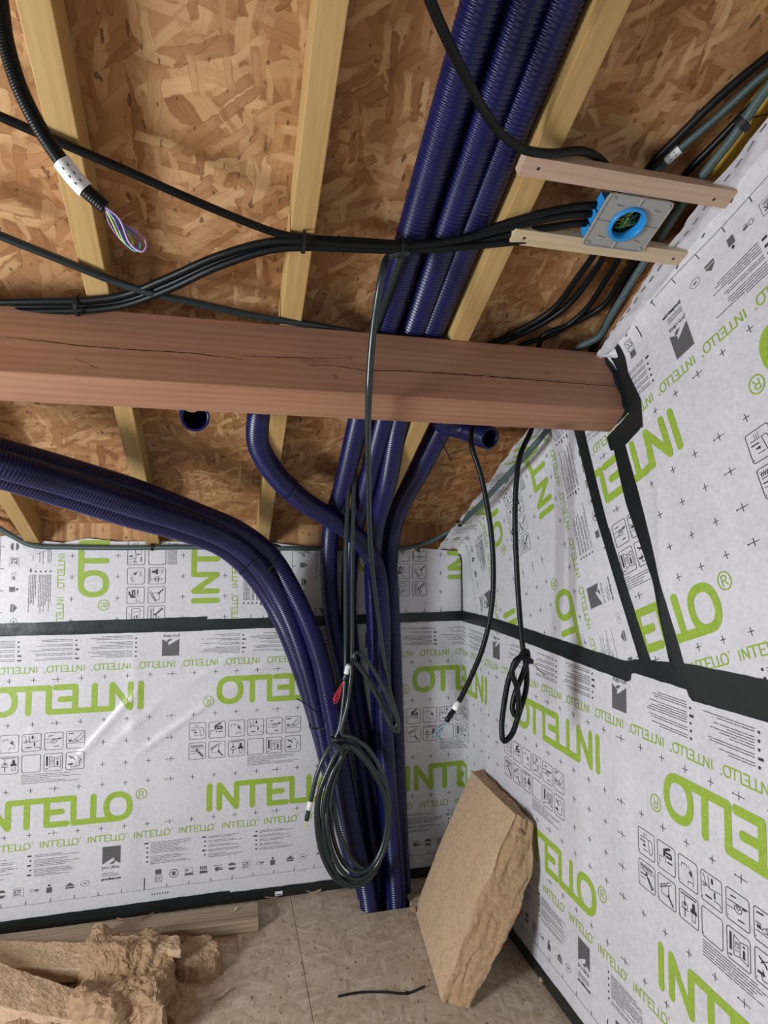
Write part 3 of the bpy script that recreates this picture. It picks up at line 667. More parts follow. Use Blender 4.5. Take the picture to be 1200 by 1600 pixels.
d_, _ = conduit('corrugated_conduit', [on_roof(.845, 1.92), Vector((.85, 2.0, 2.178))]+px((690, 655, 2.15), (718, 668, 2.18), (745, 678, 2.15), (766, 685, 2.08)),
        'short blue conduit with an open mouth hanging under the right half of the beam', GA, open_end='end')
for k, (pts, lb) in enumerate([
    ([(-300, 640, 1.85), (-120, 672, 1.95), (0, 706, 2.05), (100, 733, 2.18), (200, 763, 2.30), (300, 800, 2.45), (375, 832, 2.58), (425, 872, 2.70), (465, 940, 2.77), (497, 1020, 2.805), (515, 1100, 2.815), (533, 1200, 2.815), (556, 1320, 2.825), (574, 1395, 2.84)], 'upper blue conduit of the bundle sweeping in from the left edge'),
    ([(-300, 662, 1.81), (-120, 694, 1.90), (0, 725, 1.975), (100, 754, 2.11), (200, 786, 2.24), (300, 818, 2.41), (362, 846, 2.55), (408, 888, 2.68), (447, 955, 2.80), (476, 1035, 2.865), (498, 1120, 2.885), (520, 1220, 2.895), (548, 1330, 2.905), (572, 1395, 2.92)], 'middle blue conduit of the bundle sweeping in from the left edge'),
    ([(-300, 688, 1.86), (-120, 716, 1.94), (0, 742, 2.05), (100, 773, 2.19), (200, 805, 2.32), (290, 830, 2.47), (350, 855, 2.60), (398, 900, 2.76), (438, 965, 2.88), (470, 1045, 2.93), (497, 1130, 2.95), (523, 1230, 2.965), (556, 1340, 2.97), (585, 1395, 2.97)], 'lowest blue conduit of the bundle sweeping in from the left edge')]):
    P = px(*pts); q = P[-1]; P.append(Vector((.70+.0*k, min(2.97, q.y), -.3))); P[-1].x = (.685, .688, .70)[k]
    conduit('corrugated_conduit', P, lb, GA)
# ---------------------------------------------------------------- black cables under the rafters
cr = .0093
zr_ = ZR-(cr+.003)/CS
def un(*a): return [onC(x, y, zr_-(o[0] if o else 0)) for x, y, *o in a]
GC = 'black cables under the roof'
def sleeve(path, i0, i1, r, parent, material='white_label', label='white printed label sleeve', marks=3):
    p = path[i0:i1+1]; vs, fs = sweep(p, lambda i: r, 16); o = mesh_obj('label_sleeve', vs, fs, material, parent, True); o['label'] = label
    n = len(p)
    for k in range(marks):
        c = p[int((k+1)*n/(marks+1))]; d = (CP-c).normalized(); t = (p[-1]-p[0]).normalized(); b = t.cross(d).normalized(); d = b.cross(t).normalized()
        for j in (-.35, .3):
            q = c+d*(r*1.02)+b*j*r
            mesh_obj('label_print', [q-t*.0016-b*.0009, q+t*.0016-b*.0009, q+t*.0016+b*.0009, q-t*.0016+b*.0009], [(0, 1, 2, 3)], 'black_ink', o)
    return o
def wire_loop(parent, start, direction, length, width, cols, r=.0016, side=None):
    d = direction.normalized(); sd = (side or d.cross((CP-start)).normalized())
    vw = d.cross(sd).normalized()
    for i, c in enumerate(cols):
        f = 1-.07*i; w = width*(1-.13*i); o = (i-len(cols)/2)*.0022; dv = vw*(o)
        sft = sd*((i % 2)*.004-.002+o)
        pts = [start+dv, start+d*length*.3*f+sd*w*.25+dv+sft, start+d*length*.75*f+sd*w+dv+sft, start+d*length*f+sd*w*.55+dv*2+sft, start+d*length*.97*f-sd*w*.15+dv*2+sft, start+d*length*.7*f-sd*w*.45-dv+sft, start+d*length*.3*f-sd*w*.2-dv, start-dv+sd*.001]
        cable('wire', pts, r, None, material=c, seg=8, step=.004, parent=parent)
# hanging cable end at the upper left: ribbed sheath, label, loop of coloured wires
P = px((-90, -260, .80), (-25, -110, .80), (-2, -10, .82), (8, 60, .83), (30, 135, .84), (62, 200, .85), (95, 250, .86), (125, 288, .87), (164, 324, .88))
o, pth = conduit('hanging_cable', P, 'thick ribbed black cable with white label and coloured wire ends hanging at upper left', None, r=.0102, pitch=.0036, seg=14, depth=.0007, material='cable', cat='cable')
i0 = min(range(len(pth)), key=lambda i: (pth[i]-at(96, 251, .86)).length); i1 = min(range(len(pth)), key=lambda i: (pth[i]-at(136, 294, .872)).length)
sleeve(pth, i0, i1, .0118, o)
dirn = at(222, 396, .90)-pth[-1]
wire_loop(o, pth[-1], dirn, dirn.length, .013, ['w_violet', 'w_teal', 'w_purple', 'w_yellow', 'w_teal', 'w_purple'], .00135)
# cables joining the bundle that runs to the junction box
boxc = Vector(onC(986, 352, ZR-.040))
ENT = [(940, 320, .0), (936, 334, .006), (932, 346, .002), (930, 364, .008)]
cable('roof_cable', un((-140, 120), (0, 182), (100, 225), (200, 268), (300, 312), (380, 345), (432, 364), (475, 372), (560, 377), (640, 381), (720, 372), (800, 346), (880, 326), (944, 319, -.02)), cr, 'upper black cable slanting down from the left edge into the bundle', 'cable', GC)
cable('roof_cable', un((-140, 474, .004), (0, 472, .004), (60, 471, .004), (120, 470, .004), (190, 462, .004), (260, 435, .004), (340, 400, .004), (420, 378, .004), (475, 377, .012), (560, 383, .012), (640, 384, .010), (720, 374, .008), (800, 354, .004), (880, 337), (940, 334, -.02)), cr, 'uppermost black cable of the tied bundle along the top of the beam', 'cable', GC)
cable('roof_cable', un((-140, 482), (0, 480), (60, 479), (120, 479), (190, 472), (260, 446), (340, 410), (420, 386), (475, 383), (560, 386), (640, 389), (720, 384), (800, 366), (880, 352), (940, 346, -.02)), cr, 'middle black cable of the tied bundle along the top of the beam', 'cable', GC)
cable('roof_cable', un((-140, 488, .012), (0, 486, .012), (60, 486, .012), (120, 485, .012), (190, 478, .012), (260, 454, .012), (340, 417, .012), (420, 391, .012), (475, 386, .014), (560, 389, .014), (640, 391, .012), (720, 386, .012), (800, 378, .008), (870, 371), (935, 366, -.02)), cr, 'lowest black cable of the tied bundle along the top of the beam', 'cable', GC)
# thin cable that crosses the bundle and passes over the beam, down the conduits to the coil
P = un((-140, 310), (0, 368), (100, 408), (180, 440), (240, 459, .010), (300, 472, .006), (400, 494, -.004), (470, 505, -.016))+[onC(512, 512, ZR+.02), Vector((.395, 1.78, roofz(1.78, ZR)+.028)), Vector((.402, 1.95, roofz(1.95, ZR)+.01))]
P += px((547, 690, 2.300), (544, 760, 2.480), (541, 840, 2.620), (540, 920, 2.690), (540, 1000, 2.740), (540, 1040, 2.745), (537, 1090, 2.740), (530, 1140, 2.735), (523, 1158, 2.735))
# coil
import itertools
def coil(turns, Y, cx, cy, rx, ry, start=0):
    out = []
    for i in range(int(turns*14)):
        t = i/14; a = -math.pi/2+2*math.pi*t+start; k = t-int(t); w = [(0, 0, 1, 1), (5, 3, .86, .93), (-4, 6, .98, 1.0), (8, -2, .80, .88), (2, 9, .90, .97)][int(t) % 5]
        x = cx+w[0]+rx*w[2]*-math.cos(a+math.pi); y = cy+w[1]+ry*w[3]*math.sin(a)
        sq = 1-.52*gauss((y-(cy-ry))/ry, .45)          # pulled together at the tie
        x = 536+(x-536)*sq if y < cy else x
        out.append(at(x, y, Y-.008*((t*1.7) % 3)+.012*math.sin(2*math.pi*t*1.0)))
    return out
P += coil(5.0, 2.725, 553, 1267, 56, 112)
P += px((522, 1162, 2.695), (508, 1180, 2.690), (496, 1208, 2.690), (489, 1236, 2.690), (483, 1262, 2.690), (479, 1282, 2.690))
o, pth = cable('looped_cable', P, .0098, 'thin cable crossing the bundle at left, ending in the big coil on the conduits', 'cable', None, 'cable_green', 12, .012)
n = len(pth); sleeve(pth, n-8, n-5, .0112, o, marks=1)
for k in (-.002, .002): cable('wire', [pth[-1]+Vector((k, 0, 0)), pth[-1]+Vector((k*1.5-.003, 0, -.02)), pth[-1]+Vector((k*2.4-.006, -.002, -.034))], .0016, None, material='w_gold', seg=6, step=.006, parent=o)
# second cable alongside, ends hidden behind the bundle
cable('looped_cable', [Vector((.425, 1.45, roofz(1.45, ZO)-.10)), Vector((.42, 1.80, roofz(1.80, ZR)+.030)), Vector((.428, 1.98, roofz(1.98, ZR)+.0))]+px((556, 690, 2.320), (553, 760, 2.480), (551, 840, 2.620), (550, 920, 2.680), (550, 1000, 2.725), (549, 1050, 2.730), (543, 1100, 2.720), (534, 1148, 2.720), (545, 1150, 2.710), (575, 1170, 2.705), (602, 1220, 2.700), (609, 1280, 2.700), (600, 1330, 2.705), (580, 1360, 2.710), (556, 1350, 2.715), (530, 1300, 2.720), (520, 1230, 2.720), (526, 1170, 2.730)), .0098,
      'cable hanging beside the thin one and joining the big coil from the right', 'cable', None, 'cable_green', 12, .012)
# cable dropping in front of the beam to the doubled loop
P = un((640, 394, .014), (622, 396, .016), (606, 402, .018))+px((598, 425, 1.44), (588, 480, 1.475), (580, 550, 1.52), (576, 620, 1.57), (575, 680, 1.72), (576, 760, 2.050), (578, 840, 2.360), (584, 910, 2.580), (592, 970, 2.670), (600, 1030, 2.710), (609, 1080, 2.710), (622, 1130, 2.705), (622, 1144, 2.700), (612, 1138, 2.695), (592, 1095, 2.690), (570, 1055, 2.685), (553, 1028, 2.690), (556, 1019, 2.690), (572, 1030, 2.685), (592, 1062, 2.675), (612, 1105, 2.670), (621, 1132, 2.675), (614, 1136, 2.680), (594, 1090, 2.705), (572, 1055, 2.705), (556, 1036, 2.700), (546, 1038, 2.690), (541, 1052, 2.685), (537, 1064, 2.685))
o, pth = cable('looped_cable', P, .0095, 'cable dropping in front of the beam to a doubled loop with red wires', 'cable', None, 'cable_green', 12, .010)
n = len(pth); sleeve(pth, n-8, n-4, .0112, o, marks=1)
wire_loop(o, pth[-1], at(523, 1098, 2.670)-pth[-1], .10, .011, ['w_red', 'w_red'], .0017)
bevel_box('cable_tie', (-.014, .014, -.014, .014, -.004, .004), 'tie', o, .002, Matrix.Translation(at(553, 1033, 2.685)) @ Matrix.Rotation(.5, 4, 'Y'))
# cable crossing under the three conduits at the top
cable('roof_cable', un((640, -90, .05), (672, 0, .055), (700, 65, .058), (735, 135, .056), (775, 200, .050), (815, 232, .040), (860, 240, .020), (905, 236, -.008), (930, 244, -.03), (948, 262, -.045), (965, 300, -.03)), .0098, 'black cable crossing beneath the three blue conduits towards the upper batten', 'cable', GC)
# cables in the right-hand bay
zo = ZO-.014/CS
def ub(*a): return [onC(x, y, zo-(o[0] if o else 0)) for x, y, *o in a]
cable('roof_cable', ub((1290, 20), (1200, 88), (1130, 146), (1062, 212), (1020, 255), (985, 305), (962, 345, .05)), .0095, 'black cable along the grey conduit with the white label at upper right', 'cable', GC)
o, pth = conduit('grey_conduit', ub((1290, 50, .005), (1200, 112, .005), (1120, 184, .005), (1050, 244, .005), (1015, 280, .005), (990, 318, .01), (975, 345, .04)), 'grey conduit with a white label sleeve at upper right', 'grey conduits', r=.0095, pitch=.004, seg=12, depth=.0007, material='grey_conduit')
i0 = min(range(len(pth)), key=lambda i: (pth[i]-onC(1062, 232, zo-.005)).length); i1 = min(range(len(pth)), key=lambda i: (pth[i]-onC(1040, 252, zo-.005)).length)
sleeve(pth, min(i0, i1), max(i0, i1), .0112, o, marks=2)
cable('roof_cable', ub((1290, 60, .02), (1180, 160, .02), (1120, 222, .02), (1065, 280, .015), (1030, 345, .01), (975, 450, .0), (925, 545, -.002), (900, 590)), .0088, 'black cable running behind the grey conduit beside the right wall', 'cable', GC)
conduit('grey_conduit', [onC(x, y, ZR+d) for x, y, d in ((1290, 30, .012), (1195, 143, .012), (1150, 208, .012), (1090, 285, .014), (1033, 370, .014), (988, 440, .014), (955, 494, .018), (936, 526, .026))]+[Vector((1.085, 1.76, roofz(1.76, ZR)+.034)), Vector((1.075, 1.90, roofz(1.90, ZR)+.01))]+px((868, 655, 2.02), (858, 668, 2.06))+
        [onC(842, 688, ZR-.068), onC(802, 733, ZR-.068), onC(772, 765, ZR-.064), onC(744, 795, ZR-.05)]+px((700, 832, 2.93), (660, 850, 2.985), (620, 858, 3.0), (560, 858, 3.0), (480, 857, 3.005), (400, 857, 3.005), (300, 855, 3.005), (200, 856, 3.005), (110, 855, 3.005), (50, 852, 3.0), (20, 838, 2.99), (0, 826, 2.98), (-40, 800, 2.93), (-90, 790, 2.9)),
        'long grey conduit from the right wall corner along the top of the back membrane', 'grey conduits', r=.0115, pitch=.0045, seg=12, depth=.0008, material='grey_conduit')
# four cables from the box towards the beam; two of them go on over it and hang down
cable('roof_cable', [boxc+Vector((-.02, .03, .03))]+ub((930, 395, .03), (905, 430, .01), (862, 485), (800, 522), (752, 545), (705, 570)), cr, 'leftmost of the four black cables leaving the box towards the beam', 'cable', GC)
cable('roof_cable', [boxc+Vector((.0, .03, .03))]+ub((945, 398, .03), (925, 430, .01), (884, 480), (830, 515), (775, 540), (720, 570)), cr, 'second from the left of the four black cables leaving the box', 'cable', GC)
P = [boxc+Vector((.02, .03, .03))]+ub((968, 402, .03), (945, 440, .01), (912, 487), (868, 520), (815, 540), (790, 556))+[Vector((.80, 1.79, roofz(1.79, ZO)-.014))]
P = P[:-1]+px((742, 660, 1.93), (736, 690, 1.90), (752, 745, 1.89), (766, 820, 1.90), (771, 890, 1.91), (768, 950, 1.92), (755, 1010, 1.93), (735, 1060, 1.935), (715, 1100, 1.935), (697, 1128, 1.935))
o, pth = cable('hanging_cable', P, .0088, 'black cable hanging behind the beam with a white label and small wire loop', 'cable', 'cables hanging behind the beam')
i0 = min(range(len(pth)), key=lambda i: (pth[i]-at(714, 1102, 1.935)).length); sleeve(pth, i0-1, i0+1, .0102, o, marks=1)
wire_loop(o, pth[-1], at(678, 1152, 1.935)-pth[-1], .058, .010, ['w_teal', 'w_grey'], .0015)
P = [boxc+Vector((.03, .03, .03))]+ub((990, 405, .03), (975, 430, .01), (942, 478), (895, 505), (850, 524, .004), (842, 540, .01))
P += px((838, 640, 1.93), (830, 672, 1.88), (812, 715, 1.86), (805, 790, 1.86), (807, 880, 1.86), (812, 960, 1.86), (817, 1012, 1.86), (822, 1040, 1.85), (822, 1075, 1.845), (811, 1115, 1.84), (798, 1150, 1.835), (787, 1158, 1.835), (784, 1140, 1.84), (787, 1105, 1.85), (797, 1055, 1.855), (812, 1028, 1.83), (822, 1016, 1.825), (825, 1026, 1.83), (818, 1050, 1.84), (803, 1090, 1.85), (801, 1110, 1.85), (806, 1119, 1.845), (810, 1110, 1.835), (808, 1075, 1.825), (800, 1050, 1.825), (808, 1030, 1.815), (820, 1028, 1.815), (831, 1034, 1.82))
o, pth = cable('hanging_cable', P, .0088, 'black cable hanging by the right wall, knotted into a small bundle', 'cable', 'cables hanging behind the beam', step=.008)
e = pth[-1]
for k, c in enumerate(('w_white', 'w_gold', 'w_grey')): cable('wire', [e, e+Vector((.012, .0, -.010-.002*k)), e+Vector((.030, -.004*k, -.035)), e+Vector((.036+.004*k, -.006*k, -.042))], .0015, None, material=c, seg=6, step=.006, parent=o)
# ---------------------------------------------------------------- cable ties
def tie_ring(c, axis, r, label, w=.0045, tail=None, squash=1):
    a = axis.normalized(); n = a.orthogonal().normalized(); b = a.cross(n); vs, fs = [], []; k = 22
    for i in range(k):
        t = 2*math.pi*i/k; d = n*math.cos(t)+b*math.sin(t)*squash
        for rr, ww in ((r, -w/2), (r, w/2), (r+.0022, w/2), (r+.0022, -w/2)): vs.append(c+d*rr+a*ww)
    for i in range(k):
        j = (i+1) % k
        for q in range(4): fs.append((i*4+q, j*4+q, j*4+(q+1) % 4, i*4+(q+1) % 4))
    o = mesh_obj('cable_tie', vs, fs, 'tie'); tag(o, label, 'cable tie', 'black cable ties')
    if tail:
        vs, fs = sweep(spline(tail, .01), lambda i: .0030, 6, squash=.5); mesh_obj('tie_tail', vs, fs, 'tie', o)
    return o
X = Vector((1, 0, 0))
tie_ring(onC(474, 378, zr_-.008), X, .0245, 'black tie round the bundle on the middle rafter', .008)
tie_ring(onC(120, 477, zr_-.006), X, .0245, 'black tie round the bundle just above the left part of the beam', .008)
tie_ring(onC(626, 386, zr_-.008), X, .0245, 'black tie round the bundle where it crosses the blue conduits', .006)
fa = at(470, 950, 2.84)-at(430, 880, 2.72)
tie_ring(at(413, 880, 2.70), at(440, 915, 2.76)-at(395, 850, 2.66), .066, 'black tie with two loose tails round the sweeping blue bundle', .006, px((402, 870, 2.60), (390, 882, 2.58), (374, 898, 2.57)))
tie_ring(at(508, 1130, 2.895), at(515, 1200, 2.9)-at(498, 1095, 2.9), .074, 'black tie with a long tail low on the left conduits', .006, px((520, 1140, 2.80), (505, 1125, 2.80), (485, 1105, 2.80), (463, 1091, 2.80)))
tie_ring(at(528, 1153, 2.727), Vector((0, 0, 1)), .030, 'black tie gathering the top of the big cable coil', .010)
tie_ring(at(612, 855, 2.93), Vector((0, 0, 1)), .049, 'black tie on the right conduit where it meets the grey conduit', .005, px((622, 850, 2.87), (632, 862, 2.85), (627, 868, 2.85)))
tie_ring(on_roof(.787, 2.12), Vector((0, CS, -SN)), .048, 'black tie with a hanging tail on the conduit beside the open mouth', .005, [Vector(p) for p in (at(684, 680, 2.05), at(695, 700, 2.03), at(705, 720, 2.02))])
tie_ring(at(513, 858, 2.88), Vector((0, 0, 1)), .048, 'thin black tie round the outermost conduit above the back membrane', .004)
tie_ring(at(448, 762, 2.44), at(470, 780, 2.50)-at(428, 738, 2.38), .047, 'thin black tie round the bending single conduit', .004)
tie_ring(at(238, 855, 3.005), X, .0145, 'black clip holding the grey conduit on the back wall', .012)
tie_ring(onC(717, 818, ZR-.036), Vector((.6, -.6, .5)), .0145, 'black clip holding the grey conduit in the roof corner', .010)
tie_ring(onC(1160, 194, ZR+.012), Vector((.3, -.8, .5)), .016, 'black strap round the grey conduit at the upper right edge', .016, [onC(1168, 186, ZR+.01), onC(1190, 180, ZR+.01), onC(1225, 175, ZR+.01)])
# loose tie on the floor
vs, fs = sweep(spline([onZ(528, 1557, .004), onZ(560, 1551, .004), (onZ(600, 1550, .005)), onZ(636, 1552, .004), onZ(664, 1541, .010)], .01), lambda i: .0042, 6, squash=.6)
o = mesh_obj('cable_tie', vs, fs, 'tie'); tag(o, 'loose black cable tie lying on the floor', 'cable tie', 'black cable ties')
mesh_obj('tie_head', *box_data(*sum([[c-h, c+h] for c, h in zip(onZ(636, 1552, .005), (.006, .005, .004))], [])), 'tie', o)
# ---------------------------------------------------------------- junction box on two battens
BT = .027
def batten(p0, p1, w, y_mid, mt, lb, lift=0):
    # local frame of the roof: x along, y down-slope
    ym = (y_mid-Y0+(RT+BT)*SN)/CS
    b = bevel_box('batten', (p0, p1, ym-w/2, ym+w/2, -RT-BT-lift, -RT-.0005-lift), mt, None, .0015, RM)
    tag(b, lb, 'batten'); return b
b1 = batten(.615, XR-.008, .046, 1.204, 'batten', 'pinkish batten above the junction box, fixed to the rafter')
b2 = batten(.668, XR-.008, .043, 1.361, 'batten2', 'cream batten below the junction box, fixed to the rafter')
for b, lst in ((b1, ((.655, 1.204), (1.12, 1.208))), (b2, ((.70, 1.361), (1.13, 1.363)))):
    for x, y in lst:
        ym = (y-Y0+(RT+BT)*SN)/CS; vs = [(x+.004*math.cos(t), ym+.004*math.sin(t), -RT-BT-.0006) for t in [i*math.pi/4 for i in range(8)]]
        q = mesh_obj('screw_head', vs, [tuple(range(8))[::-1]], 'tie'); q.parent = b
# plate outline in the roof frame (x, slope y), from its four corners
zp = -RT-BT
def rp_local(x, y, z=zp): return RM.inverted() @ onC(x, y, ZO+(z)/CS)
cn = [rp_local(*p) for p in ((948, 299), (1056, 314), (1000, 394), (912, 379))]
jx0 = (cn[0].x+cn[3].x)/2; jx1 = (cn[1].x+cn[2].x)/2; jy0 = (cn[0].y+cn[1].y)/2; jy1 = (cn[2].y+cn[3].y)/2
JC = Vector(((jx0+jx1)/2, (jy0+jy1)/2, zp)); hx, hy = (jx1-jx0)/2, (jy1-jy0)/2
root = bpy.data.objects.new('junction_box', None); C.objects.link(root); root.matrix_world = RM @ Matrix.Translation(JC)
tag(root, 'grey square plate with blue round junction box mounted on two battens', 'junction box')
def jadd(name, vs, fs, mt, smooth=False, parent=root):
    o = mesh_obj(name, vs, fs, mt, None, smooth); o.parent = parent; return o
rr = .043; K = 32
def rrect(hx, hy, c, n=5):
    out = []
    for sx, sy, a0 in ((1, 1, 0), (-1, 1, 90), (-1, -1, 180), (1, -1, 270)):
        for i in range(n): t = math.radians(a0+90*i/(n-1)); out.append((sx*(hx-c)+c*math.cos(t), sy*(hy-c)+c*math.sin(t)))
    return out
# plate with a round hole: connect rounded outline to hole by angle
out = []
for i in range(K*2):
    t = 2*math.pi*i/(K*2); c, s = math.cos(t), math.sin(t); k = min(hx/abs(c) if abs(c) > 1e-6 else 9, hy/abs(s) if abs(s) > 1e-6 else 9)
    x, y = k*c, k*s; cc = .010                       # soften the corners
    ox, oy = max(0, abs(x)-(hx-cc)), max(0, abs(y)-(hy-cc))
    if ox > 0 and oy > 0:
        L = math.hypot(ox, oy); f = min(1, cc/L); x = math.copysign(hx-cc+ox*f, x); y = math.copysign(hy-cc+oy*f, y)
    out.append((x, y))
hole = [(rr*math.cos(2*math.pi*i/(K*2)), rr*math.sin(2*math.pi*i/(K*2))) for i in range(K*2)]
n = K*2; vs = [(x, y, -.004) for x, y in out]+[(x, y, -.004) for x, y in hole]+[(x, y, -.0005) for x, y in out]+[(x, y, -.0005) for x, y in hole]; fs = []
for i in range(n):
    j = (i+1) % n; fs += [(i, j, n+j, n+i), (2*n+j, 2*n+i, 3*n+i, 3*n+j), (j, i, 2*n+i, 2*n+j)]
plate = jadd('mounting_plate', vs, fs, 'plate')
rim = [(x*1.0, y*1.0, z) for z in (-.004, -.0068) for x, y in out]+[(x*.965, y*.955, z) for z in (-.0068, -.004) for x, y in out]
jadd('plate_rim', rim, [(q*n+i, q*n+(i+1) % n, (q+1)*n+(i+1) % n, (q+1)*n+i) for q in range(3) for i in range(n)], 'plate')
for d in ((-.0016, .0016, rr+.006, hy*.96), (-.0016, .0016, -hy*.96, -rr-.006), (rr+.006, hx*.96, -.0012, .0012), (-hx*.96, -rr-.006, -.0012, .0012)):
    jadd('plate_rib', *box_data(*d, -.0072, -.004), 'plate')
for sx in (-1, 1):
    for sy in (-1, 1):
        jadd('plate_stud', *box_data(sx*hx*.58-.006, sx*hx*.58+.006, sy*hy*.60-.002, sy*hy*.60+.002, -.0085, -.004), 'plate')
        q = [(sx*hx*.86+.0045*math.cos(t), sy*hy*.86+.0045*math.sin(t), z) for z in (-.004, -.0075) for t in [i*math.pi/4 for i in range(8)]]
        jadd('plate_screw', q, [tuple(range(8, 16))]+[(i, (i+1) % 8, 8+(i+1) % 8, 8+i) for i in range(8)], 'plate')
def lathe(prof, n=40): 
    vs = [(r*math.cos(2*math.pi*i/n), r*math.sin(2*math.pi*i/n), z) for r, z in prof for i in range(n)]
    return vs, [(q*n+i, q*n+(i+1) % n, (q+1)*n+(i+1) % n, (q+1)*n+i) for q in range(len(prof)-1) for i in range(n)]
jadd('blue_collar', *lathe([(rr-.001, .0), (rr+.003, -.004), (rr+.0035, -.0105), (rr+.001, -.0125), (rr-.004, -.0125), (rr-.006, -.009), (rr-.006, .012)]), 'boxblue', True)
v, f = lathe([(rr-.006, .012), (rr-.004, .03), (rr-.004, .052), (.0005, .053)]); jadd('box_bore', v, f, 'dark', True)
v, f = lathe([(rr+.004, .0), (rr+.008, .004), (rr+.008, .054), (.0005, .057)]); jadd('box_body', v, f, 'boxblue', True)
for k in range(3):
    a = math.pi+(-.75+.62*k); jadd('cable_inlet', *box_data(-hx*.95-.002, -hx*.40, -.045+.036*k, -.014+.036*k, .006, .036), 'boxblue')
rnd = random.Random(5)
for k in range(16):
    a = rnd.uniform(0, 6.28); b = a+rnd.uniform(1.6, 3.6); r0 = rr-.009
    pts = [Vector((r0*math.cos(a), r0*math.sin(a), .03)), Vector((r0*.7*math.cos(a)+rnd.uniform(-.01, .01), r0*.7*math.sin(a), rnd.uniform(.004, .016))), Vector((r0*.7*math.cos(b), r0*.7*math.sin(b)+rnd.uniform(-.01, .01), rnd.uniform(.004, .018))), Vector((r0*math.cos(b), r0*math.sin(b), .032))]
    vs, fs = sweep(spline(pts, .004), lambda i: .00125, 6); jadd('wire', vs, fs, ('w_green', 'w_green', 'w_yellow', 'tie')[k % 4], True)
# ---------------------------------------------------------------- wood-fibre insulation
def hexa(corners, n=(16, 20, 7), rough=.006, seed=0, edge=.02, freq=14, bend=None, smooth_face=False):
    """rough block from 8 corners (trilinear): index order x + 2y + 4z"""
    c = [Vector(p) for p in corners]; idx = {}; vs = []; fs = []
    def pt(u, v, w):
        a = (c[0]*(1-u)+c[1]*u)*(1-v)+(c[2]*(1-u)+c[3]*u)*v; b = (c[4]*(1-u)+c[5]*u)*(1-v)+(c[6]*(1-u)+c[7]*u)*v
        p = a*(1-w)+b*w
        ctr = sum(c, Vector())/8
        e = sum(1 for t in (u, v, w) if t < 1e-6 or t > 1-1e-6)
        if e >= 2: p = p+(ctr-p).normalized()*edge*(.35 if e == 2 else .55)*(.6+.8*abs(noise.noise(p*9)))
        if bend: p = bend(p, u, v, w)
        rough_ = rough*(.3 if (smooth_face and w < 1e-6) else 1)
        d = noise.noise_vector(p*freq+Vector((seed, 0, 0)))*rough_+noise.noise_vector(p*freq*3.1+Vector((0, seed, 0)))*rough_*.6+noise.noise_vector(p*freq*8)*rough_*.35
        return p+d
    N = n
    def vid(i, j, k):
        q = (i, j, k)
        if q not in idx: idx[q] = len(vs); vs.append(pt(i/N[0], j/N[1], k/N[2]))
        return idx[q]
    for k in (0, N[2]):
        for i in range(N[0]):
            for j in range(N[1]): f = (vid(i, j, k), vid(i, j+1, k), vid(i+1, j+1, k), vid(i+1, j, k)); fs.append(f if k == 0 else f[::-1])
    for j in (0, N[1]):
        for i in range(N[0]):
            for k in range(N[2]): f = (vid(i, j, k), vid(i+1, j, k), vid(i+1, j, k+1), vid(i, j, k+1)); fs.append(f if j == 0 else f[::-1])
    for i in (0, N[0]):
        for j in range(N[1]):
            for k in range(N[2]): f = (vid(i, j, k), vid(i, j, k+1), vid(i, j+1, k+1), vid(i, j+1, k)); fs.append(f if i == 0 else f[::-1])
    return vs, fs
def rough_shaded_end(o):       # cut end and edges take torn fibre, its darker tone also painting in their shade
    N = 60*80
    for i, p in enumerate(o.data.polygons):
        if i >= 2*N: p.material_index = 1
# leaning batt: big face to the left, cut end towards us
fb = onZ(648, 1424); nb_ = onZ(690, 1568)
ft = at(737, 1206, 2.72); nt = at(806, 1272, 2.26)
fb2 = Vector((fb.x+.13, fb.y+.02, .0)); nb2 = onZ(734, 1576); ft2 = at(772, 1199, 2.74); nt2 = at(846, 1284, 2.24)
for q in (ft2, nt2): q.x = min(q.x, XR-.02)
def bendb(p, u, v, w):      # the cut end bulges towards the viewer, and the face is worn hollow at the top
    if u < 1e-6: p = p+Vector((.012*noise.noise((v*5, w*3, 2)), -.02*math.sin(math.pi*v)*w+.012*noise.noise((v*7, w*5, 0)), .0))
    p = p+Vector((-.012*math.sin(math.pi*v)*(1-w)+.055*math.sin(math.pi*v**1.3)*w, 0, 0)); p.z = max(p.z, .004); return p
# corners: u near->far, v bottom->top, w face->back
vs, fs = hexa([nb_, fb, nt, ft, nb2, fb2, nt2, ft2], (60, 80, 22), .0055, 2, .006, 16, bendb, True)
o = mesh_obj('insulation_batt', vs, [q[::-1] for q in fs], 'fibre', None, False); o.data.materials.append(M['fibre2']); rough_shaded_end(o); tag(o, 'tan wood-fibre insulation slab leaning against the right wall', 'insulation')
rnd = random.Random(9)
for k, (x, y, Y) in enumerate(((772, 1199, 2.72), (688, 1345, 2.74), (646, 1420, 2.74), (812, 1300, 2.24))):
    c = at(x, y, Y); bm = bmesh.new(); bmesh.ops.create_icosphere(bm, subdivisions=2, radius=.013)
    for vv in bm.verts: vv.co = c+vv.co*(1+.6*noise.noise(vv.co*90))
    me = bpy.data.meshes.new('fibre_tuft'); bm.to_mesh(me); bm.free(); q = bpy.data.objects.new('fibre_tuft', me); C.objects.link(q); me.materials.append(M['fibre2']); q.parent = o
# thin grey board behind it
a0, a1 = onZ(752, 1540), onX(842, 1368)
th = Vector((.0, -.012, 0))
bd = [Vector((.865, 2.27, 0)), Vector((1.0, 2.75, 0)), Vector((1.115, 2.27, .49)), Vector((XR-.03, 2.75, .49))]
vs = [p for p in bd]+[p+Vector((.014, 0, .003)) for p in bd]
o = mesh_obj('board_offcut', vs, [(0, 1, 3, 2), (4, 6, 7, 5), (0, 4, 5, 1), (2, 3, 7, 6), (0, 2, 6, 4), (1, 5, 7, 3)], 'board'); tag(o, 'thin grey-green board edge showing behind the leaning insulation slab', 'board')
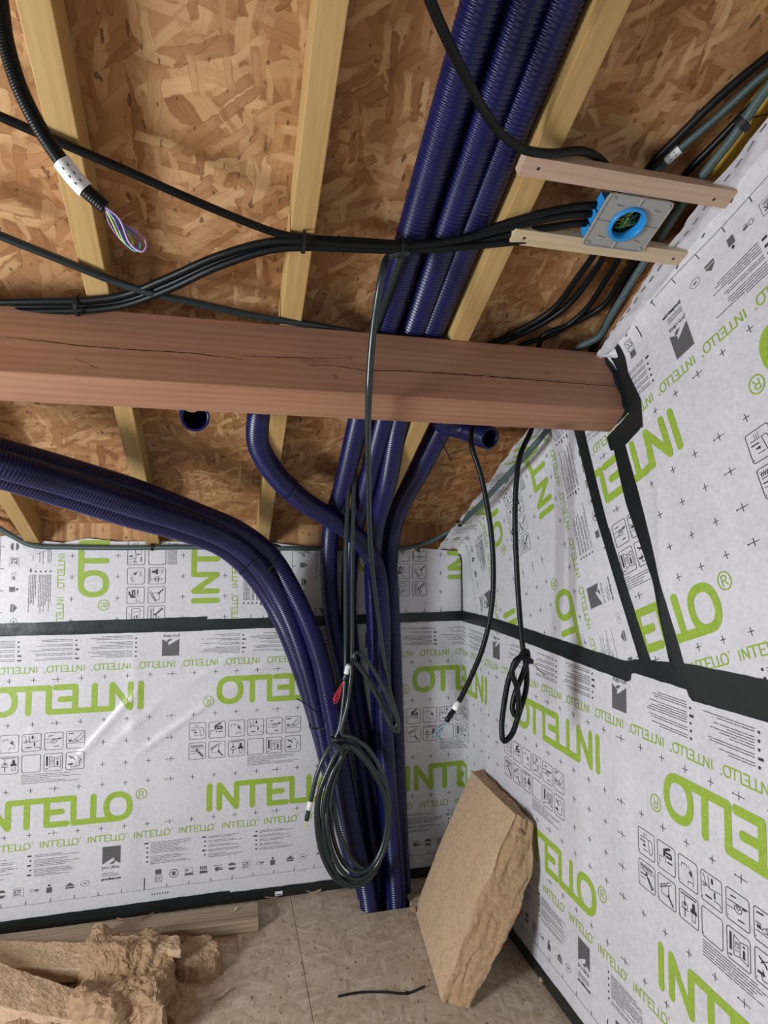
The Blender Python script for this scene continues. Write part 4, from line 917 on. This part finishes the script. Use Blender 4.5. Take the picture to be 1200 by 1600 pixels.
# plank on the floor along the back wall
r1 = onZ(404, 1456); th_ = .055
p1 = at(404, 1412, 2.965)
o = bevel_box('plank', (-1.05, 0, 0, .135, 0, .052), 'pine_x', None, .003, Matrix.Translation((r1.x, r1.y, 0.0)) @ Matrix.Rotation(-.02, 4, 'Z'))
tag(o, 'weathered timber offcut lying on the floor along the back wall', 'plank')
# heap of torn insulation
def ridged(p, seed, oct=4):
    v = 0; a = 1; f = 1; t = 0
    for i in range(oct):
        v += a*(1-2*abs(noise.noise(p*f+Vector((seed*3.7+i, i*1.3, seed))))); t += a; a *= .55; f *= 2.1
    return v/t
def lump(name, px_pts, label, hgt, mt='fibre2', seed=0, rough=.02, freq=9, z0=0.0, n=60, top=None, stretch=1.0, smoothtop=0):
    """torn piece: footprint polygon on the floor, steep ragged sides, fibrous relief"""
    F = [onZ(x, y, z0) for x, y in px_pts]; c = sum(F, Vector())/len(F); vs, fs = [], []; m = len(F); NR = 40; NA = n*2
    def foot(t):
        k = t*m; i = int(k) % m; f = k-int(k); a, b, cc, d = F[i-1], F[i], F[(i+1) % m], F[(i+2) % m]
        return .5*((2*b)+(cc-a)*f+(2*a-5*b+4*cc-d)*f*f+(3*b-a-3*cc+d)*f**3)
    for r in range(NR+1):
        q = r/NR; qr = min(1, q/.72); side = max(0, (q-.6)/.4)
        for a in range(NA):
            fo = foot(a/NA); fo = c+(fo-c)*(1+.22*noise.noise(Vector((math.cos(a*6.2832/NA)*2.2, math.sin(a*6.2832/NA)*2.2, seed*2.0)))); p = c.lerp(fo, qr*(.86+.14*side))
            lo = .5+.5*noise.noise(Vector((p.x, p.y, 0))*7+Vector((seed*5, 0, 0)))
            h = hgt*(.40+.95*lo)*(1-side**1.6)
            if top: h *= top(p, q)
            P3 = Vector((p.x, p.y, z0+h)); S3 = Vector((P3.x, P3.y, P3.z*stretch))
            nr = (P3-Vector((c.x, c.y, z0))).normalized()
            k = ridged(S3*freq, seed)
            amp = rough*(1 if side > 0 else 1-smoothtop)
            P3 = P3+nr*k*amp+noise.noise_vector(S3*freq*3.3)*amp*.45+noise.noise_vector(P3*freq*9)*amp*.22
            P3.z = max(P3.z, z0+.0015) if r < NR else z0; vs.append(P3)
    for r in range(NR):
        for a in range(NA): b = (a+1) % NA; fs.append((r*NA+a, (r+1)*NA+a, (r+1)*NA+b, r*NA+b))
    fs.append(tuple(range(NR*NA, (NR+1)*NA))[::-1])
    o = mesh_obj(name, vs, fs, mt, None, False); tag(o, label, 'insulation', 'torn wood-fibre insulation heap'); return o
def slab(px4, z0, th, label, mt='fibre', seed=0, rough=.007, n=(26, 12, 5), tilt=(0, 0, 0, 0), bend=None, edge=.012):
    B = [onZ(x, y, z0) for x, y in px4]          # near-left, near-right, far-left, far-right
    B = [b+Vector((0, 0, t)) for b, t in zip(B, tilt)]
    cs = B+[b+Vector((0, 0, th)) for b in B]
    vs, fs = hexa(cs, tuple(x*3 for x in n), rough, seed, edge, 17, bend)
    o = mesh_obj('insulation_piece', vs, fs, mt, None, False); tag(o, label, 'insulation', 'torn wood-fibre insulation heap'); return o
lump('insulation_piece', [(118, 1640), (122, 1560), (135, 1505), (160, 1488), (200, 1490), (235, 1492), (262, 1505), (272, 1540), (262, 1590), (250, 1640), (190, 1660)], 'largest torn tan insulation lump in the middle of the heap', .125, 'fibre2', 3, .022, 11, stretch=.45)
lump('insulation_piece', [(272, 1525), (282, 1492), (310, 1484), (335, 1490), (345, 1507), (335, 1527), (305, 1534)], 'rolled ragged insulation lump at the right end of the heap', .065, 'fibre2', 8, .011, 20, stretch=.6)
lump('insulation_piece', [(262, 1600), (258, 1570), (275, 1552), (298, 1556), (312, 1573), (300, 1588), (280, 1602)], 'small insulation crumb lying in front of the rolled lump', .032, 'fibre2', 5, .012, 16)
slab([(-90, 1610), (128, 1640), (-90, 1530), (120, 1585)], 0, .085, 'long smooth-topped insulation strip at the lower left of the heap', 'fibre', 4, .0045, tilt=(.02, 0, .05, 0))
slab([(-60, 1535), (170, 1545), (-60, 1490), (190, 1508)], .0, .055, 'flat insulation slab lying behind the smooth-topped strip', 'fibre', 6, .005, tilt=(0, .02, .0, .03))
slab([(-70, 1502), (110, 1488), (-70, 1482), (100, 1476)], .0, .045, 'narrow insulation strip at the back left of the heap by the plank', 'fibre2', 7, .008, tilt=(0, 0, .0, .0))
slab([(150, 1508), (283, 1510), (150, 1484), (280, 1484)], .055, .028, 'smooth insulation sheet edge above the big torn lump', 'fibre', 11, .006, tilt=(.03, .03, .03, .025))
lump('insulation_piece', [(190, 1482), (215, 1470), (255, 1466), (295, 1470), (300, 1478), (250, 1486)], 'ragged insulation scrap lying against the plank', .035, 'fibre2', 12, .014, 16)
lump('insulation_piece', [(10, 1665), (15, 1625), (45, 1615), (85, 1625), (100, 1650), (60, 1680)], 'rounded insulation crumb at the bottom left edge of the picture', .06, 'fibre2', 13, .014, 14)
# shavings and crumbs
def shaving(x, y, L, w, ang, label, mt='shaving', curl=.01, z=0):
    c = onZ(x, y, z); d = Vector((math.cos(ang), math.sin(ang), 0)); b = Vector((-d.y, d.x, 0)); vs, fs = [], []
    for i in range(9):
        t = i/8-.5; h = .003+curl*(1-math.cos(t*5))*.5
        ww = w*(1-.6*abs(t)*2*.8)
        for sg in (-1, 1): vs += [c+d*(t*L)+b*(sg*ww)+Vector((0, 0, h)), c+d*(t*L)+b*(sg*ww)+Vector((0, 0, h+.002))]
    for i in range(8): a = i*4; fs += [(a, a+2, a+6, a+4), (a+1, a+5, a+7, a+3), (a, a+4, a+5, a+1), (a+2, a+3, a+7, a+6)]
    fs += [(0, 1, 3, 2), (32, 34, 35, 33)]
    o = mesh_obj('wood_shaving', vs, fs, mt); tag(o, label, 'wood shaving', 'wood shavings on the floor'); return o
shaving(428, 1402, .085, .014, .2, 'curled pale shaving under the white label of the bottom tape')
shaving(490, 1394, .07, .018, -.2, 'broad pale shaving lying left of the conduit opening')
shaving(345, 1558, .07, .006, .6, 'thin sliver of wood on the bare floor right of the heap')
shaving(845, 1538, .035, .010, 1.0, 'small pale shaving on the black tape of the right wall')
shaving(365, 1425, .03, .007, .5, 'tiny wood chip on top of the plank', z=.052)
for x, y, a in ((192, 1439, -.5), (230, 1434, .6)):
    o = shaving(x, y-1, .06, .004, a, 'dark splinter lying on the plank, %s' % ('left one' if x < 200 else 'right one'), 'peg', .002, .052)
